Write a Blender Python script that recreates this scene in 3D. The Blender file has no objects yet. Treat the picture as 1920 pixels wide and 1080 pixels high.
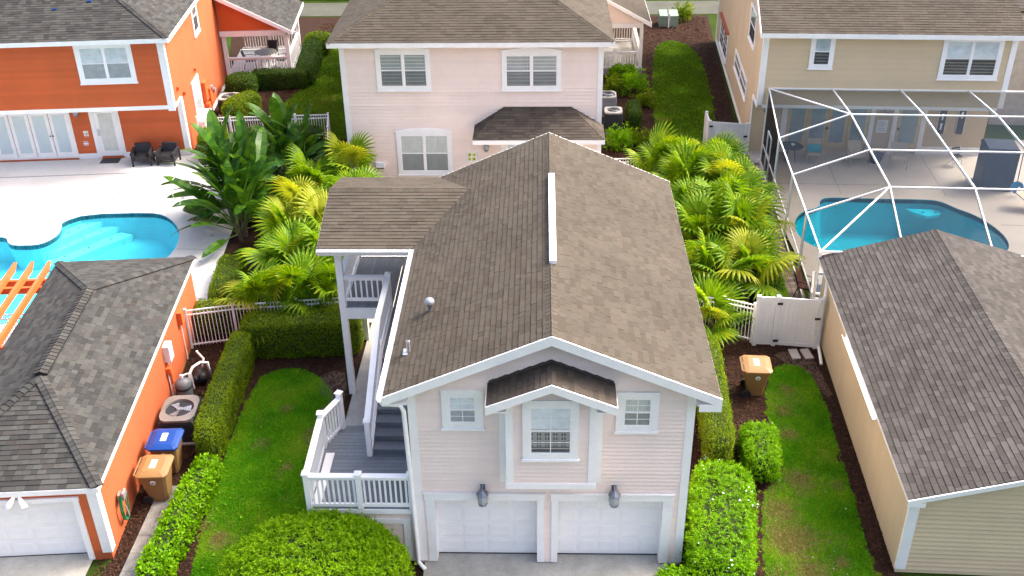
import bpy, math, random
import numpy as np
from mathutils import Vector, Matrix
from mathutils.geometry import tessellate_polygon

random.seed(7)
rng = np.random.default_rng(7)
R = math.radians
SC = bpy.context.scene
COL = SC.collection

# ------------------------------------------------------------------ camera, sky, sun, exposure
CAM = Vector((-0.225, -19.32, 19.622))
def make_camera():
    pitch, yaw, roll = R(30.82), R(-1.85), R(-0.87)
    cp, sp = math.cos(pitch), math.sin(pitch)
    F = Vector((math.sin(yaw) * cp, math.cos(yaw) * cp, -sp))
    Rt = Vector((math.cos(yaw), -math.sin(yaw), 0))
    U = Rt.cross(F)
    R2 = math.cos(roll) * Rt + math.sin(roll) * U
    U2 = -math.sin(roll) * Rt + math.cos(roll) * U
    cd = bpy.data.cameras.new('camera')
    cd.sensor_width = 36.0
    cd.lens = 1980.1 / 1920 * 36
    cd.clip_end = 3000
    c = bpy.data.objects.new('camera', cd)
    COL.objects.link(c)
    m = Matrix((R2, U2, -F)).transposed().to_4x4()
    m.translation = CAM
    c.matrix_world = m
    SC.camera = c
make_camera()

SUN_DIR = Vector((5.4, 2.4, 6.0)).normalized()
w = bpy.data.worlds.new('World'); SC.world = w; w.use_nodes = True
nt = w.node_tree
sky = nt.nodes.new('ShaderNodeTexSky'); sky.sky_type = 'NISHITA'; sky.sun_disc = False
sky.sun_elevation = math.asin(SUN_DIR.z); sky.sun_rotation = math.atan2(SUN_DIR.x, SUN_DIR.y)
sky.air_density = 0.8; sky.dust_density = 8.0; sky.ozone_density = 1.0
bg = nt.nodes['Background']; bg.inputs[1].default_value = 0.15
nt.links.new(sky.outputs[0], bg.inputs[0])
sl = bpy.data.lights.new('sun', 'SUN'); sl.energy = 0.75; sl.angle = R(10); sl.color = (1.0, 0.94, 0.84)
so = bpy.data.objects.new('sun', sl); COL.objects.link(so)
so.rotation_euler = SUN_DIR.to_track_quat('Z', 'Y').to_euler(); so.location = (30, 20, 40)
vs = SC.view_settings
SC.display_settings.display_device = 'sRGB'
vs.view_transform = 'Standard'; vs.look = 'None'; vs.gamma = 1; vs.use_curve_mapping = False
vs.exposure = 1.94
SC.cycles.max_bounces = 8; SC.cycles.transparent_max_bounces = 24
SC.cycles.caustics_reflective = False; SC.cycles.caustics_refractive = False

# ------------------------------------------------------------------ materials
MATS = {}
def nodes_of(name):
    m = bpy.data.materials.new(name); m.use_nodes = True
    n = m.node_tree.nodes; l = m.node_tree.links
    return m, n, l, n['Principled BSDF']
def col4(c): return (c[0], c[1], c[2], 1)
def mixc(n, l, fac, a, b, mode='MIX'):
    x = n.new('ShaderNodeMix'); x.data_type = 'RGBA'; x.blend_type = mode
    for s, v in ((0, fac), (6, a), (7, b)):
        if isinstance(v, (int, float)): x.inputs[s].default_value = v
        elif isinstance(v, tuple): x.inputs[s].default_value = col4(v)
        else: l.new(v, x.inputs[s])
    return x.outputs[2]
def noise(n, l, scale, detail=4, coord=None, rough=0.6):
    t = n.new('ShaderNodeTexNoise'); t.inputs['Scale'].default_value = scale
    t.inputs['Detail'].default_value = detail; t.inputs['Roughness'].default_value = rough
    if coord is not None: l.new(coord, t.inputs['Vector'])
    return t.outputs['Fac']
def ramp(n, l, fac, a, b):
    r = n.new('ShaderNodeMapRange'); r.inputs[1].default_value = a; r.inputs[2].default_value = b
    l.new(fac, r.inputs[0]); return r.outputs[0]
def mat(name, c, rough=0.6, var=0.15, scale=3.0, fine=40.0, finevar=0.1, bump=0.0, spec=0.4, c2=None, metal=0.0, island=0.0, patch=None, streak=0.0):
    """plain surface with broad mottling, fine grain and an optional second colour"""
    if name in MATS: return MATS[name]
    m, n, l, b = nodes_of(name)
    co = n.new('ShaderNodeTexCoord').outputs['Object']
    f1 = ramp(n, l, noise(n, l, scale, 5, co), 0.3, 0.7)
    base = mixc(n, l, f1, tuple(x * (1 - var) for x in c), c2 if c2 else tuple(min(1, x * (1 + var)) for x in c))
    f2 = noise(n, l, fine, 3, co)
    g = mixc(n, l, ramp(n, l, f2, 0.3, 0.7), (1 - finevar,) * 3, (1 + finevar,) * 3)
    out = mixc(n, l, 1.0, base, g, 'MULTIPLY')
    if streak:
        mp = n.new('ShaderNodeMapping'); mp.inputs['Scale'].default_value = (2.2, 2.2, .28); l.new(co, mp.inputs[0])
        fs = ramp(n, l, noise(n, l, 1.0, 6, mp.outputs[0], 0.75), 0.42, 0.72); out = mixc(n, l, 1.0, out, mixc(n, l, fs, (1.03, 1.03, 1.03), (1 - streak, 1 - streak, 1 - streak * 1.1)), 'MULTIPLY')
    if patch:
        fp = ramp(n, l, noise(n, l, 0.75, 4, co, 0.7), 0.56, 0.68); out = mixc(n, l, fp, out, patch)
    if island:
        rv = rand_value(n, l)
        k = n.new('ShaderNodeMapRange'); l.new(rv, k.inputs[0]); k.inputs[3].default_value = 1 - island; k.inputs[4].default_value = 1 + island
        out = mixc(n, l, 1.0, out, k.outputs[0], 'MULTIPLY')
    l.new(out, b.inputs['Base Color'])
    b.inputs['Roughness'].default_value = rough; b.inputs['Specular IOR Level'].default_value = spec
    b.inputs['Metallic'].default_value = metal
    if bump:
        bp = n.new('ShaderNodeBump'); bp.inputs['Strength'].default_value = bump; bp.inputs['Distance'].default_value = 0.02
        l.new(f2, bp.inputs['Height']); l.new(bp.outputs[0], b.inputs['Normal'])
    MATS[name] = m
    return m
def rand_value(n, l):
    oi = n.new('ShaderNodeObjectInfo').outputs['Random']
    gi = n.new('ShaderNodeNewGeometry').outputs['Random Per Island']
    a = n.new('ShaderNodeMath'); a.operation = 'MULTIPLY_ADD'; l.new(oi, a.inputs[0]); a.inputs[1].default_value = 7.31; l.new(gi, a.inputs[2])
    wn = n.new('ShaderNodeTexWhiteNoise'); wn.noise_dimensions = '1D'; l.new(a.outputs[0], wn.inputs['W'])
    return wn.outputs['Value']
def shingle_mat(name, cols, stain=0.25):
    m, n, l, b = nodes_of(name)
    co = n.new('ShaderNodeNewGeometry').outputs['Position']
    rp = n.new('ShaderNodeValToRGB'); e = rp.color_ramp.elements
    rp.color_ramp.interpolation = 'LINEAR'
    e[0].position = 0; e[0].color = col4(cols[0]); e[1].position = 1; e[1].color = col4(cols[-1])
    for i, c in enumerate(cols[1:-1]):
        q = e.new((i + 1) / (len(cols) - 1)); q.color = col4(c)
    l.new(rand_value(n, l), rp.inputs[0])
    s = ramp(n, l, noise(n, l, 0.45, 6, co, 0.65), 0.35, 0.7)
    c1 = mixc(n, l, s, (1 - stain,) * 3, (1 + stain * 0.6,) * 3)
    g = mixc(n, l, ramp(n, l, noise(n, l, 60, 2, co), 0.3, 0.7), (0.78,) * 3, (1.22,) * 3)
    o = mixc(n, l, 1.0, mixc(n, l, 1.0, rp.outputs[0], c1, 'MULTIPLY'), g, 'MULTIPLY')
    l.new(o, b.inputs['Base Color']); b.inputs['Roughness'].default_value = 0.9; b.inputs['Specular IOR Level'].default_value = 0.2
    MATS[name] = m
    return m
def leaf_mat(name, cols, trans=0.35, rough=0.45, blotch=0.4, bscale=1.3):
    m, n, l, b = nodes_of(name)
    rp = n.new('ShaderNodeValToRGB'); e = rp.color_ramp.elements
    e[0].color = col4(cols[0]); e[1].color = col4(cols[-1]); e[1].position = 1
    for i, c in enumerate(cols[1:-1]):
        q = e.new((i + 1) / (len(cols) - 1)); q.color = col4(c)
    co = n.new('ShaderNodeNewGeometry').outputs['Position']
    f = n.new('ShaderNodeMath'); f.operation = 'MULTIPLY_ADD'
    l.new(rand_value(n, l), f.inputs[0]); f.inputs[1].default_value = 1 - blotch
    k = n.new('ShaderNodeMath'); k.operation = 'MULTIPLY'; k.inputs[1].default_value = blotch
    l.new(ramp(n, l, noise(n, l, bscale, 4, co), 0.32, 0.68), k.inputs[0]); l.new(k.outputs[0], f.inputs[2])
    l.new(f.outputs[0], rp.inputs[0])
    l.new(rp.outputs[0], b.inputs['Base Color']); b.inputs['Roughness'].default_value = rough
    b.inputs['Specular IOR Level'].default_value = 0.15
    tr = n.new('ShaderNodeBsdfTranslucent'); l.new(mixc(n, l, 1.0, rp.outputs[0], (1.5, 1.4, 0.5), 'MULTIPLY'), tr.inputs[0])
    mx = n.new('ShaderNodeMixShader'); mx.inputs[0].default_value = trans
    l.new(b.outputs[0], mx.inputs[1]); l.new(tr.outputs[0], mx.inputs[2]); l.new(mx.outputs[0], n['Material Output'].inputs[0])
    MATS[name] = m
    return m
def schlick(n, l, f0, normal=None):
    lw = n.new('ShaderNodeLayerWeight'); lw.inputs[0].default_value = 0.5
    if normal is not None: l.new(normal, lw.inputs['Normal'])
    p = n.new('ShaderNodeMath'); p.operation = 'POWER'; l.new(lw.outputs['Facing'], p.inputs[0]); p.inputs[1].default_value = 5
    a = n.new('ShaderNodeMath'); a.operation = 'MULTIPLY_ADD'; l.new(p.outputs[0], a.inputs[0]); a.inputs[1].default_value = 1 - f0; a.inputs[2].default_value = f0
    return a.outputs[0]
def glass_mat(name, tint=(0.93, 0.96, 0.97), refl=0.04):
    m, n, l, b = nodes_of(name)
    t = n.new('ShaderNodeBsdfTransparent'); t.inputs[0].default_value = col4(tint)
    g = n.new('ShaderNodeBsdfGlossy'); g.inputs['Roughness'].default_value = 0.03
    mx = n.new('ShaderNodeMixShader'); l.new(schlick(n, l, refl), mx.inputs[0]); l.new(t.outputs[0], mx.inputs[1]); l.new(g.outputs[0], mx.inputs[2])
    l.new(mx.outputs[0], n['Material Output'].inputs[0]); MATS[name] = m
    return m
def screen_mat(name, col, fac):
    m, n, l, b = nodes_of(name)
    t = n.new('ShaderNodeBsdfTransparent'); d = n.new('ShaderNodeBsdfDiffuse'); d.inputs[0].default_value = col4(col)
    mx = n.new('ShaderNodeMixShader'); mx.inputs[0].default_value = fac
    l.new(t.outputs[0], mx.inputs[1]); l.new(d.outputs[0], mx.inputs[2]); l.new(mx.outputs[0], n['Material Output'].inputs[0]); MATS[name] = m
    return m
def water_mat(name, tint):
    m, n, l, b = nodes_of(name)
    co = n.new('ShaderNodeTexCoord').outputs['Object']
    t = n.new('ShaderNodeBsdfTransparent'); t.inputs[0].default_value = col4(tint)
    g = n.new('ShaderNodeBsdfGlossy'); g.inputs['Roughness'].default_value = 0.05
    bp = n.new('ShaderNodeBump'); bp.inputs['Strength'].default_value = 0.35; bp.inputs['Distance'].default_value = 0.05
    l.new(noise(n, l, 3.5, 3, co), bp.inputs['Height']); l.new(bp.outputs[0], g.inputs['Normal'])
    mx = n.new('ShaderNodeMixShader'); l.new(schlick(n, l, 0.02, bp.outputs[0]), mx.inputs[0]); l.new(t.outputs[0], mx.inputs[1]); l.new(g.outputs[0], mx.inputs[2])
    l.new(mx.outputs[0], n['Material Output'].inputs[0]); MATS[name] = m
    return m
def emit_mat(name, c, s):
    m, n, l, b = nodes_of(name)
    b.inputs['Base Color'].default_value = col4(c); b.inputs['Emission Color'].default_value = col4(c); b.inputs['Emission Strength'].default_value = s
    MATS[name] = m
    return m

WHITE = mat('white_paint', (0.87, 0.85, 0.83), 0.45, 0.05, 2, 30, 0.03)
TRIM = mat('white_trim', (0.84, 0.825, 0.81), 0.5, 0.05, 1.5, 25, 0.04)
PINK = mat('pink_siding_paint', (0.83, 0.685, 0.605), 0.6, 0.05, 0.8, 25, 0.04, island=0.03)
ORANGE_S = mat('orange_siding_paint', (0.57, 0.112, 0.024), 0.55, 0.06, 0.8, 25, 0.05, island=0.06)
ORANGE = mat('orange_stucco', (0.47, 0.103, 0.034), 0.85, 0.08, 0.7, 45, 0.08, 0.35, streak=0.07)
ORANGE_W = mat('orange_painted_wood', (0.64, 0.125, 0.032), 0.5, 0.06, 2, 30, 0.05)
TAN = mat('tan_siding_paint', (0.60, 0.47, 0.30), 0.6, 0.05, 0.8, 25, 0.04, island=0.035)
TAN_ST = mat('tan_stucco', (0.53, 0.42, 0.28), 0.85, 0.07, 0.5, 45, 0.06, 0.3, streak=0.06)
SH_BROWN = shingle_mat('brown_shingle', [(0.0594, 0.0488, 0.0375), (0.0681, 0.0561, 0.0427), (0.0747, 0.0633, 0.0495), (0.0814, 0.0674, 0.0520), (0.0696, 0.0617, 0.0489)], 0.17)
SH_DARK = shingle_mat('dark_brown_shingle', [(0.0543, 0.0447, 0.0363), (0.0725, 0.0593, 0.0484), (0.0907, 0.0750, 0.0605)], 0.2)
SH_GREY = shingle_mat('grey_shingle', [(0.0320, 0.0314, 0.0304), (0.0438, 0.0440, 0.0429), (0.0522, 0.0521, 0.0496), (0.0682, 0.0686, 0.0633), (0.0427, 0.0368, 0.0343)], 0.18)
SH_TAUPE = shingle_mat('taupe_shingle', [(0.0458, 0.0413, 0.0383), (0.0573, 0.0523, 0.0486), (0.0671, 0.0615, 0.0571), (0.0802, 0.0733, 0.0681)], 0.18)
DARK = mat('dark_void', (0.012, 0.013, 0.015), 0.8)
BLACK = mat('black_plastic', (0.02, 0.021, 0.024), 0.5, 0.1, 4, 60, 0.2)
WICKER = mat('black_wicker', (0.022, 0.022, 0.026), 0.6, 0.2, 20, 120, 0.5, 0.5)
DECKB = mat('grey_deck_board', (0.15, 0.17, 0.19), 0.6, 0.12, 1.5, 30, 0.15, 0.1, island=0.12)
FARW = mat('old_sidewalk_concrete', (0.065, 0.068, 0.052), 0.9, 0.2, 0.7, 30, 0.12)
VINYL = mat('white_vinyl', (0.66, 0.67, 0.66), 0.5, 0.05, 1, 20, 0.04)
CONC = mat('concrete', (0.36, 0.345, 0.31), 0.85, 0.2, 0.7, 30, 0.12, 0.15, streak=0.2)
CONC_W = mat('white_coated_concrete', (0.56, 0.545, 0.52), 0.75, 0.05, 0.5, 25, 0.05, 0.08, streak=0.06)
CONC_G = mat('beige_pool_deck', (0.44, 0.40, 0.35), 0.8, 0.07, 0.5, 25, 0.07, 0.1)
PAVER = mat('grey_paver', (0.22, 0.215, 0.20), 0.85, 0.35, 2.5, 30, 0.15, 0.2, island=0.15)
BRICK = mat('brown_brick_paver', (0.26, 0.19, 0.155), 0.85, 0.2, 3, 40, 0.15, 0.2, island=0.3)
MULCH = mat('red_brown_mulch', (0.033, 0.017, 0.011), 0.95, 0.35, 4, 35, 0.45, 0.8, spec=0.1)
CHIP = mat('mulch_chip', (0.053, 0.026, 0.017), 0.9, 0.3, 8, 60, 0.2, spec=0.1, island=0.6)
SOIL = mat('bare_soil', (0.10, 0.066, 0.044), 0.95, 0.25, 2, 30, 0.3, 0.5)
GRASSG = mat('lawn_ground', (0.055, 0.155, 0.004), 0.95, 0.3, 0.9, 50, 0.35, 0.6, spec=0.0, c2=(0.115, 0.165, 0.010), patch=(0.135, 0.125, 0.03))
FARG = mat('far_ground', (0.028, 0.052, 0.006), 0.95, 0.3, 0.3, 20, 0.35, spec=0.05)
GLASS = glass_mat('window_glass')
GLASS_D = glass_mat('dark_glass', (0.75, 0.82, 0.85), 0.04)
CURT = mat('cream_curtain', (0.62, 0.63, 0.58), 0.8, 0.08, 3)
CURT_G = mat('grey_vertical_blind', (0.50, 0.55, 0.54), 0.8, 0.1, 3)
BLIND = mat('white_blind', (0.78, 0.80, 0.78), 0.6)
INTER = mat('room_interior', (0.13, 0.14, 0.145), 0.8)
FROST = mat('frosted_pane', (0.52, 0.62, 0.64), 0.15, 0.05, 1, 20, 0.03, spec=0.6)
METAL = mat('galvanised_metal', (0.45, 0.47, 0.50), 0.35, metal=0.6)
ACGREY = mat('ac_beige_metal', (0.19, 0.17, 0.155), 0.5)
ACLIGHT = mat('ac_pale_metal', (0.36, 0.36, 0.34), 0.5)
ACDARK = mat('ac_dark_grille', (0.03, 0.034, 0.042), 0.6)
BIN_TAN = mat('tan_bin_lid', (0.25, 0.142, 0.052), 0.45, 0.06)
BIN_BODY = mat('brown_bin_body', (0.235, 0.135, 0.048), 0.5, 0.08)
BIN_BLUE = mat('blue_bin_lid', (0.005, 0.045, 0.23), 0.35, 0.06)
STICK = mat('white_sticker', (0.75, 0.77, 0.80), 0.5)
INK = mat('grey_ink', (0.12, 0.15, 0.22), 0.6)
LANT = mat('pewter_lantern', (0.22, 0.235, 0.27), 0.35, metal=0.5)
LGLASS = mat('frosted_lantern_glass', (0.34, 0.36, 0.38), 0.3)
GREEN_H = mat('green_hose', (0.012, 0.14, 0.055), 0.35)
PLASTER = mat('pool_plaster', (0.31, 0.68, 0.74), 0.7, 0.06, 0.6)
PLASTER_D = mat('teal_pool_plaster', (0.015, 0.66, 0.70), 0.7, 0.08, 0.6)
STEP = mat('pool_step_plaster', (0.46, 0.78, 0.82), 0.7)
TILE = mat('blue_waterline_tile', (0.02, 0.09, 0.13), 0.3, island=0.3)
WSCREEN = screen_mat('window_insect_screen', (0.07, 0.075, 0.08), 0.16)
SCREEN_D = screen_mat('dense_dark_screen', (0.012, 0.014, 0.017), 0.88)  # denser, darker screen for the side bay nearest the house
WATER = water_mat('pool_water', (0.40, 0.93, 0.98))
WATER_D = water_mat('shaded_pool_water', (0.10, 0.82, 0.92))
SCREEN = screen_mat('insect_screen', (0.03, 0.04, 0.055), 0.42)
SCREEN_W = screen_mat('insect_screen_wall', (0.03, 0.034, 0.04), 0.5)
BEIGE = mat('beige_sling', (0.42, 0.365, 0.29), 0.8, 0.1, 8, 60, 0.1)
TEAL = mat('teal_cushion', (0.01, 0.30, 0.38), 0.8)
NAVY = mat('navy_cover', (0.022, 0.045, 0.085), 0.6)
CREAM = mat('cream_door_paint', (0.60, 0.47, 0.26), 0.5)
BARK = mat('palm_bark', (0.11, 0.08, 0.055), 0.95, 0.3, 8, 50, 0.3, 0.5)
RED_D = mat('terracotta_threshold', (0.42, 0.09, 0.025), 0.6)
LAMP_GLOW = emit_mat('amber_lamp_glow', (1.0, 0.55, 0.22), 2.5)
UGREEN = mat('pale_green_utility_metal', (0.19, 0.25, 0.205), 0.5)
YELL = mat('yellow_petal', (0.62, 0.62, 0.10), 0.6)
PLUM = mat('pale_blue_petal', (0.62, 0.68, 0.86), 0.6)
HEDGE = leaf_mat('clipped_hedge_leaf', [(0.10, 0.075, 0.02), (0.0802, 0.1549, 0.0015), (0.1337, 0.2226, 0.0021), (0.1960, 0.2710, 0.0026), (0.2495, 0.3001, 0.0032)])
HEDGE_D = leaf_mat('dark_hedge_leaf', [(0.0270, 0.0720, 0.0048), (0.0450, 0.1040, 0.0064), (0.0750, 0.1360, 0.0080)], 0.25)
SHRUB = leaf_mat('bright_shrub_leaf', [(0.0661, 0.1825, 0.0011), (0.1256, 0.2948, 0.0014), (0.1851, 0.3931, 0.0022), (0.2513, 0.4493, 0.0036)])
ROUND = leaf_mat('round_shrub_leaf', [(0.0978, 0.2310, 0.0019), (0.1662, 0.3272, 0.0026), (0.2541, 0.4428, 0.0038), (0.3519, 0.5390, 0.0064)])
FAN = leaf_mat('fan_palm_leaf', [(0.0428, 0.1150, 0.0045), (0.0978, 0.2070, 0.0054), (0.1711, 0.2875, 0.0067), (0.3665, 0.3910, 0.0090)], 0.4, 0.4)
FAN_Y = leaf_mat('yellow_fan_palm_leaf', [(0.16, 0.24, 0.012), (0.28, 0.32, 0.02), (0.38, 0.38, 0.025)], 0.4, 0.4)
BANANA = leaf_mat('banana_leaf', [(0.0158, 0.0628, 0.0072), (0.0286, 0.0921, 0.0095), (0.0536, 0.1381, 0.0105), (0.1072, 0.2009, 0.0158)], 0.25, 0.28)
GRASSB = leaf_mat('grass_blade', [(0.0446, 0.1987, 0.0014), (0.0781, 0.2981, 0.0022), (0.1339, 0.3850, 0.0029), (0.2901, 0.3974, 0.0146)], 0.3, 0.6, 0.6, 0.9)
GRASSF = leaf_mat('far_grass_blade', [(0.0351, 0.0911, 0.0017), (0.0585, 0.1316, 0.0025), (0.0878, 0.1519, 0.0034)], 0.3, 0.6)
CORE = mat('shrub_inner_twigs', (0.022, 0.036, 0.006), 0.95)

# ------------------------------------------------------------------ geometry helpers
class MB:
    def __init__(s): s.v = []; s.f = []; s.sm = False
    def face(s, pts):
        i = len(s.v); s.v += [tuple(p) for p in pts]; s.f.append(tuple(range(i, i + len(pts)))); return s
    def hexa(s, p):      # p: 8 points, 0-3 bottom ccw, 4-7 top
        i = len(s.v); s.v += [tuple(q) for q in p]
        for q in ((3, 2, 1, 0), (4, 5, 6, 7), (0, 1, 5, 4), (1, 2, 6, 5), (2, 3, 7, 6), (3, 0, 4, 7)): s.f.append(tuple(i + k for k in q))
        return s
    def box(s, x0, x1, y0, y1, z0, z1):
        return s.hexa([(x0, y0, z0), (x1, y0, z0), (x1, y1, z0), (x0, y1, z0), (x0, y0, z1), (x1, y0, z1), (x1, y1, z1), (x0, y1, z1)])
    def bar(s, p, q, wd, ht, up=(0, 0, 1)):    # rectangular prism from p to q, wd across, ht along up, centred
        p = Vector(p); q = Vector(q); d = (q - p).normalized(); u = Vector(up)
        if abs(d.dot(u)) > 0.98: u = Vector((0, 1, 0))
        a = d.cross(u).normalized() * wd / 2; b = a.cross(d).normalized() * ht / 2
        return s.hexa([p - a - b, p + a - b, q + a - b, q - a - b, p - a + b, p + a + b, q + a + b, q - a + b])
    def cyl(s, p, q, r0, r1=None, n=10, cap=True):
        r1 = r0 if r1 is None else r1
        p = Vector(p); q = Vector(q); d = (q - p).normalized()
        a = d.orthogonal().normalized(); b = d.cross(a); i = len(s.v)
        for c, r in ((p, r0), (q, r1)):
            for k in range(n):
                t = 2 * math.pi * k / n; s.v.append(tuple(c + a * (r * math.cos(t)) + b * (r * math.sin(t))))
        for k in range(n): s.f.append((i + k, i + (k + 1) % n, i + n + (k + 1) % n, i + n + k))
        if cap: s.f.append(tuple(i + k for k in range(n - 1, -1, -1))); s.f.append(tuple(i + n + k for k in range(n)))
        return s
    def tube(s, pts, r, n=6):
        P = [Vector(p) for p in pts]; i = len(s.v); a = None
        for j, p in enumerate(P):
            d = (P[min(j + 1, len(P) - 1)] - P[max(j - 1, 0)]).normalized()
            a = d.orthogonal().normalized() if a is None else (a - d * a.dot(d)).normalized()
            b = d.cross(a); rr = r[j] if isinstance(r, (list, tuple)) else r
            for k in range(n):
                t = 2 * math.pi * k / n; s.v.append(tuple(p + a * (rr * math.cos(t)) + b * (rr * math.sin(t))))
        for j in range(len(P) - 1):
            for k in range(n):
                s.f.append((i + j * n + k, i + j * n + (k + 1) % n, i + (j + 1) * n + (k + 1) % n, i + (j + 1) * n + k))
        s.f.append(tuple(i + k for k in range(n - 1, -1, -1))); s.f.append(tuple(i + (len(P) - 1) * n + k for k in range(n)))
        return s
    def lathe(s, prof, n=16, c=(0, 0, 0), axis=None):
        i = len(s.v); M = axis or Matrix.Identity(3)
        for r, z in prof:
            for k in range(n):
                t = 2 * math.pi * k / n
                s.v.append(tuple(Vector(c) + M @ Vector((r * math.cos(t), r * math.sin(t), z))))
        for j in range(len(prof) - 1):
            for k in range(n):
                s.f.append((i + j * n + k, i + j * n + (k + 1) % n, i + (j + 1) * n + (k + 1) % n, i + (j + 1) * n + k))
        return s
    def prism(s, poly, z0, z1):
        n = len(poly); i = len(s.v)
        for z in (z0, z1): s.v += [(p[0], p[1], z) for p in poly]
        s.f.append(tuple(i + k for k in range(n - 1, -1, -1))); s.f.append(tuple(i + n + k for k in range(n)))
        for k in range(n): s.f.append((i + k, i + (k + 1) % n, i + n + (k + 1) % n, i + n + k))
        return s
    def loft(s, rings, cap=True):
        i = len(s.v); n = len(rings[0])
        for r in rings: s.v += [tuple(p) for p in r]
        for j in range(len(rings) - 1):
            for k in range(n): s.f.append((i + j * n + k, i + j * n + (k + 1) % n, i + (j + 1) * n + (k + 1) % n, i + (j + 1) * n + k))
        if cap:
            s.f.append(tuple(i + k for k in range(n - 1, -1, -1))); s.f.append(tuple(i + (len(rings) - 1) * n + k for k in range(n)))
        return s
    def mesh(s, name, m):
        me = bpy.data.meshes.new(name); me.from_pydata(s.v, [], s.f)
        if m: me.materials.append(m)
        if s.sm: me.polygons.foreach_set('use_smooth', [True] * len(me.polygons))
        me.update()
        return me
def link(name, me, parent=None, M=None, **props):
    o = bpy.data.objects.new(name, me); COL.objects.link(o)
    if parent is not None: o.parent = parent
    if M is not None: o.matrix_basis = M
    for k, v in props.items(): o[k] = v
    return o
def obj(name, mb, m, parent=None, M=None, **props): return link(name, mb.mesh(name, m), parent, M, **props)
def part(name, parent, m, fn, *a, **k):
    mb = MB(); getattr(mb, fn)(*a, **k); return obj(name, mb, m, parent)
def thing(name, label, cat, loc=(0, 0, 0), rz=0.0, group=None):
    o = bpy.data.objects.new(name, None); COL.objects.link(o); o.empty_display_size = 0.3
    o.location = loc; o.rotation_euler = (0, 0, rz); o['label'] = label; o['category'] = cat
    if group: o['group'] = group
    return o
def tag(o, label, cat, group=None):
    o['label'] = label; o['category'] = cat
    if group: o['group'] = group
    return o
def TM(loc, rz=0.0, rx=0.0, ry=0.0, s=1.0):
    return Matrix.Translation(loc) @ Matrix.Rotation(rz, 4, 'Z') @ Matrix.Rotation(ry, 4, 'Y') @ Matrix.Rotation(rx, 4, 'X') @ Matrix.Scale(s, 4)
def copy_tree(o, parent=None):
    c = o.copy(); COL.objects.link(c)
    if parent is not None: c.parent = parent
    for ch in o.children: copy_tree(ch, c)
    return c
def wm(o):
    m = o.matrix_basis.copy() if o.parent is None else wm(o.parent) @ o.matrix_basis
    return m
def np_mesh(name, V, F, mats, idx=None, smooth=False):
    V = np.asarray(V, np.float32); F = np.asarray(F, np.int32); k = F.shape[1]
    me = bpy.data.meshes.new(name)
    me.vertices.add(len(V)); me.vertices.foreach_set('co', V.ravel())
    me.loops.add(F.size); me.loops.foreach_set('vertex_index', F.ravel())
    me.polygons.add(len(F)); me.polygons.foreach_set('loop_start', np.arange(0, F.size, k, dtype=np.int32))
    try: me.polygons.foreach_set('loop_total', np.full(len(F), k, np.int32))
    except Exception: pass
    for m in mats: me.materials.append(m)
    if idx is not None: me.polygons.foreach_set('material_index', np.asarray(idx, np.int32))
    if smooth: me.polygons.foreach_set('use_smooth', np.ones(len(F), bool))
    me.update(calc_edges=True); me.validate()
    return me
def clip(poly, conv):
    """clip 2D polygon against a convex ccw polygon"""
    out = poly
    for i in range(len(conv)):
        a, b = conv[i], conv[(i + 1) % len(conv)]
        ex, ey = b[0] - a[0], b[1] - a[1]
        inp, out = out, []
        if not inp: return []
        side = [ex * (p[1] - a[1]) - ey * (p[0] - a[0]) for p in inp]
        for k in range(len(inp)):
            p, q = inp[k], inp[(k + 1) % len(inp)]; sp, sq = side[k], side[(k + 1) % len(inp)]
            if sp >= 0: out.append(p)
            if (sp >= 0) != (sq >= 0):
                t = sp / (sp - sq); out.append((p[0] + t * (q[0] - p[0]), p[1] + t * (q[1] - p[1])))
    return out
def ccw(poly):
    a = sum(poly[i][0] * poly[(i + 1) % len(poly)][1] - poly[(i + 1) % len(poly)][0] * poly[i][1] for i in range(len(poly)))
    return poly if a > 0 else poly[::-1]
def sheet(name, outer, z, m, holes=(), label=None, kind='structure', jitter=0.0, step=0.25):
    def jit(P):
        if not jitter: return P
        Q = []
        for i in range(len(P)):
            a, b = np.array(P[i][:2]), np.array(P[(i + 1) % len(P)][:2]); L = np.linalg.norm(b - a); k = max(1, int(L / step))
            for t in range(k): Q.append(tuple(a + (b - a) * t / k + rng.normal(0, jitter, 2)))
        return Q
    loops = [[Vector((p[0], p[1], 0)) for p in jit(outer)]] + [[Vector((p[0], p[1], 0)) for p in h] for h in holes]
    flat = [v for L in loops for v in L]
    tris = tessellate_polygon(loops)
    V = [(v.x, v.y, z) for v in flat]; F = []
    for t in tris:
        a, b, c = (flat[i] for i in t)
        F.append(t if (b - a).cross(c - a).z > 0 else (t[0], t[2], t[1]))
    me = bpy.data.meshes.new(name); me.from_pydata(V, [], F); me.materials.append(m); me.update()
    o = link(name, me, kind=kind)
    if label: o['label'] = label
    return o
def smooth_loop(P, it=2):
    for _ in range(it):
        Q = []
        for i in range(len(P)):
            a, b = P[i], P[(i + 1) % len(P)]
            Q += [(a[0] * .75 + b[0] * .25, a[1] * .75 + b[1] * .25), (a[0] * .25 + b[0] * .75, a[1] * .25 + b[1] * .75)]
        P = Q
    return P

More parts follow.
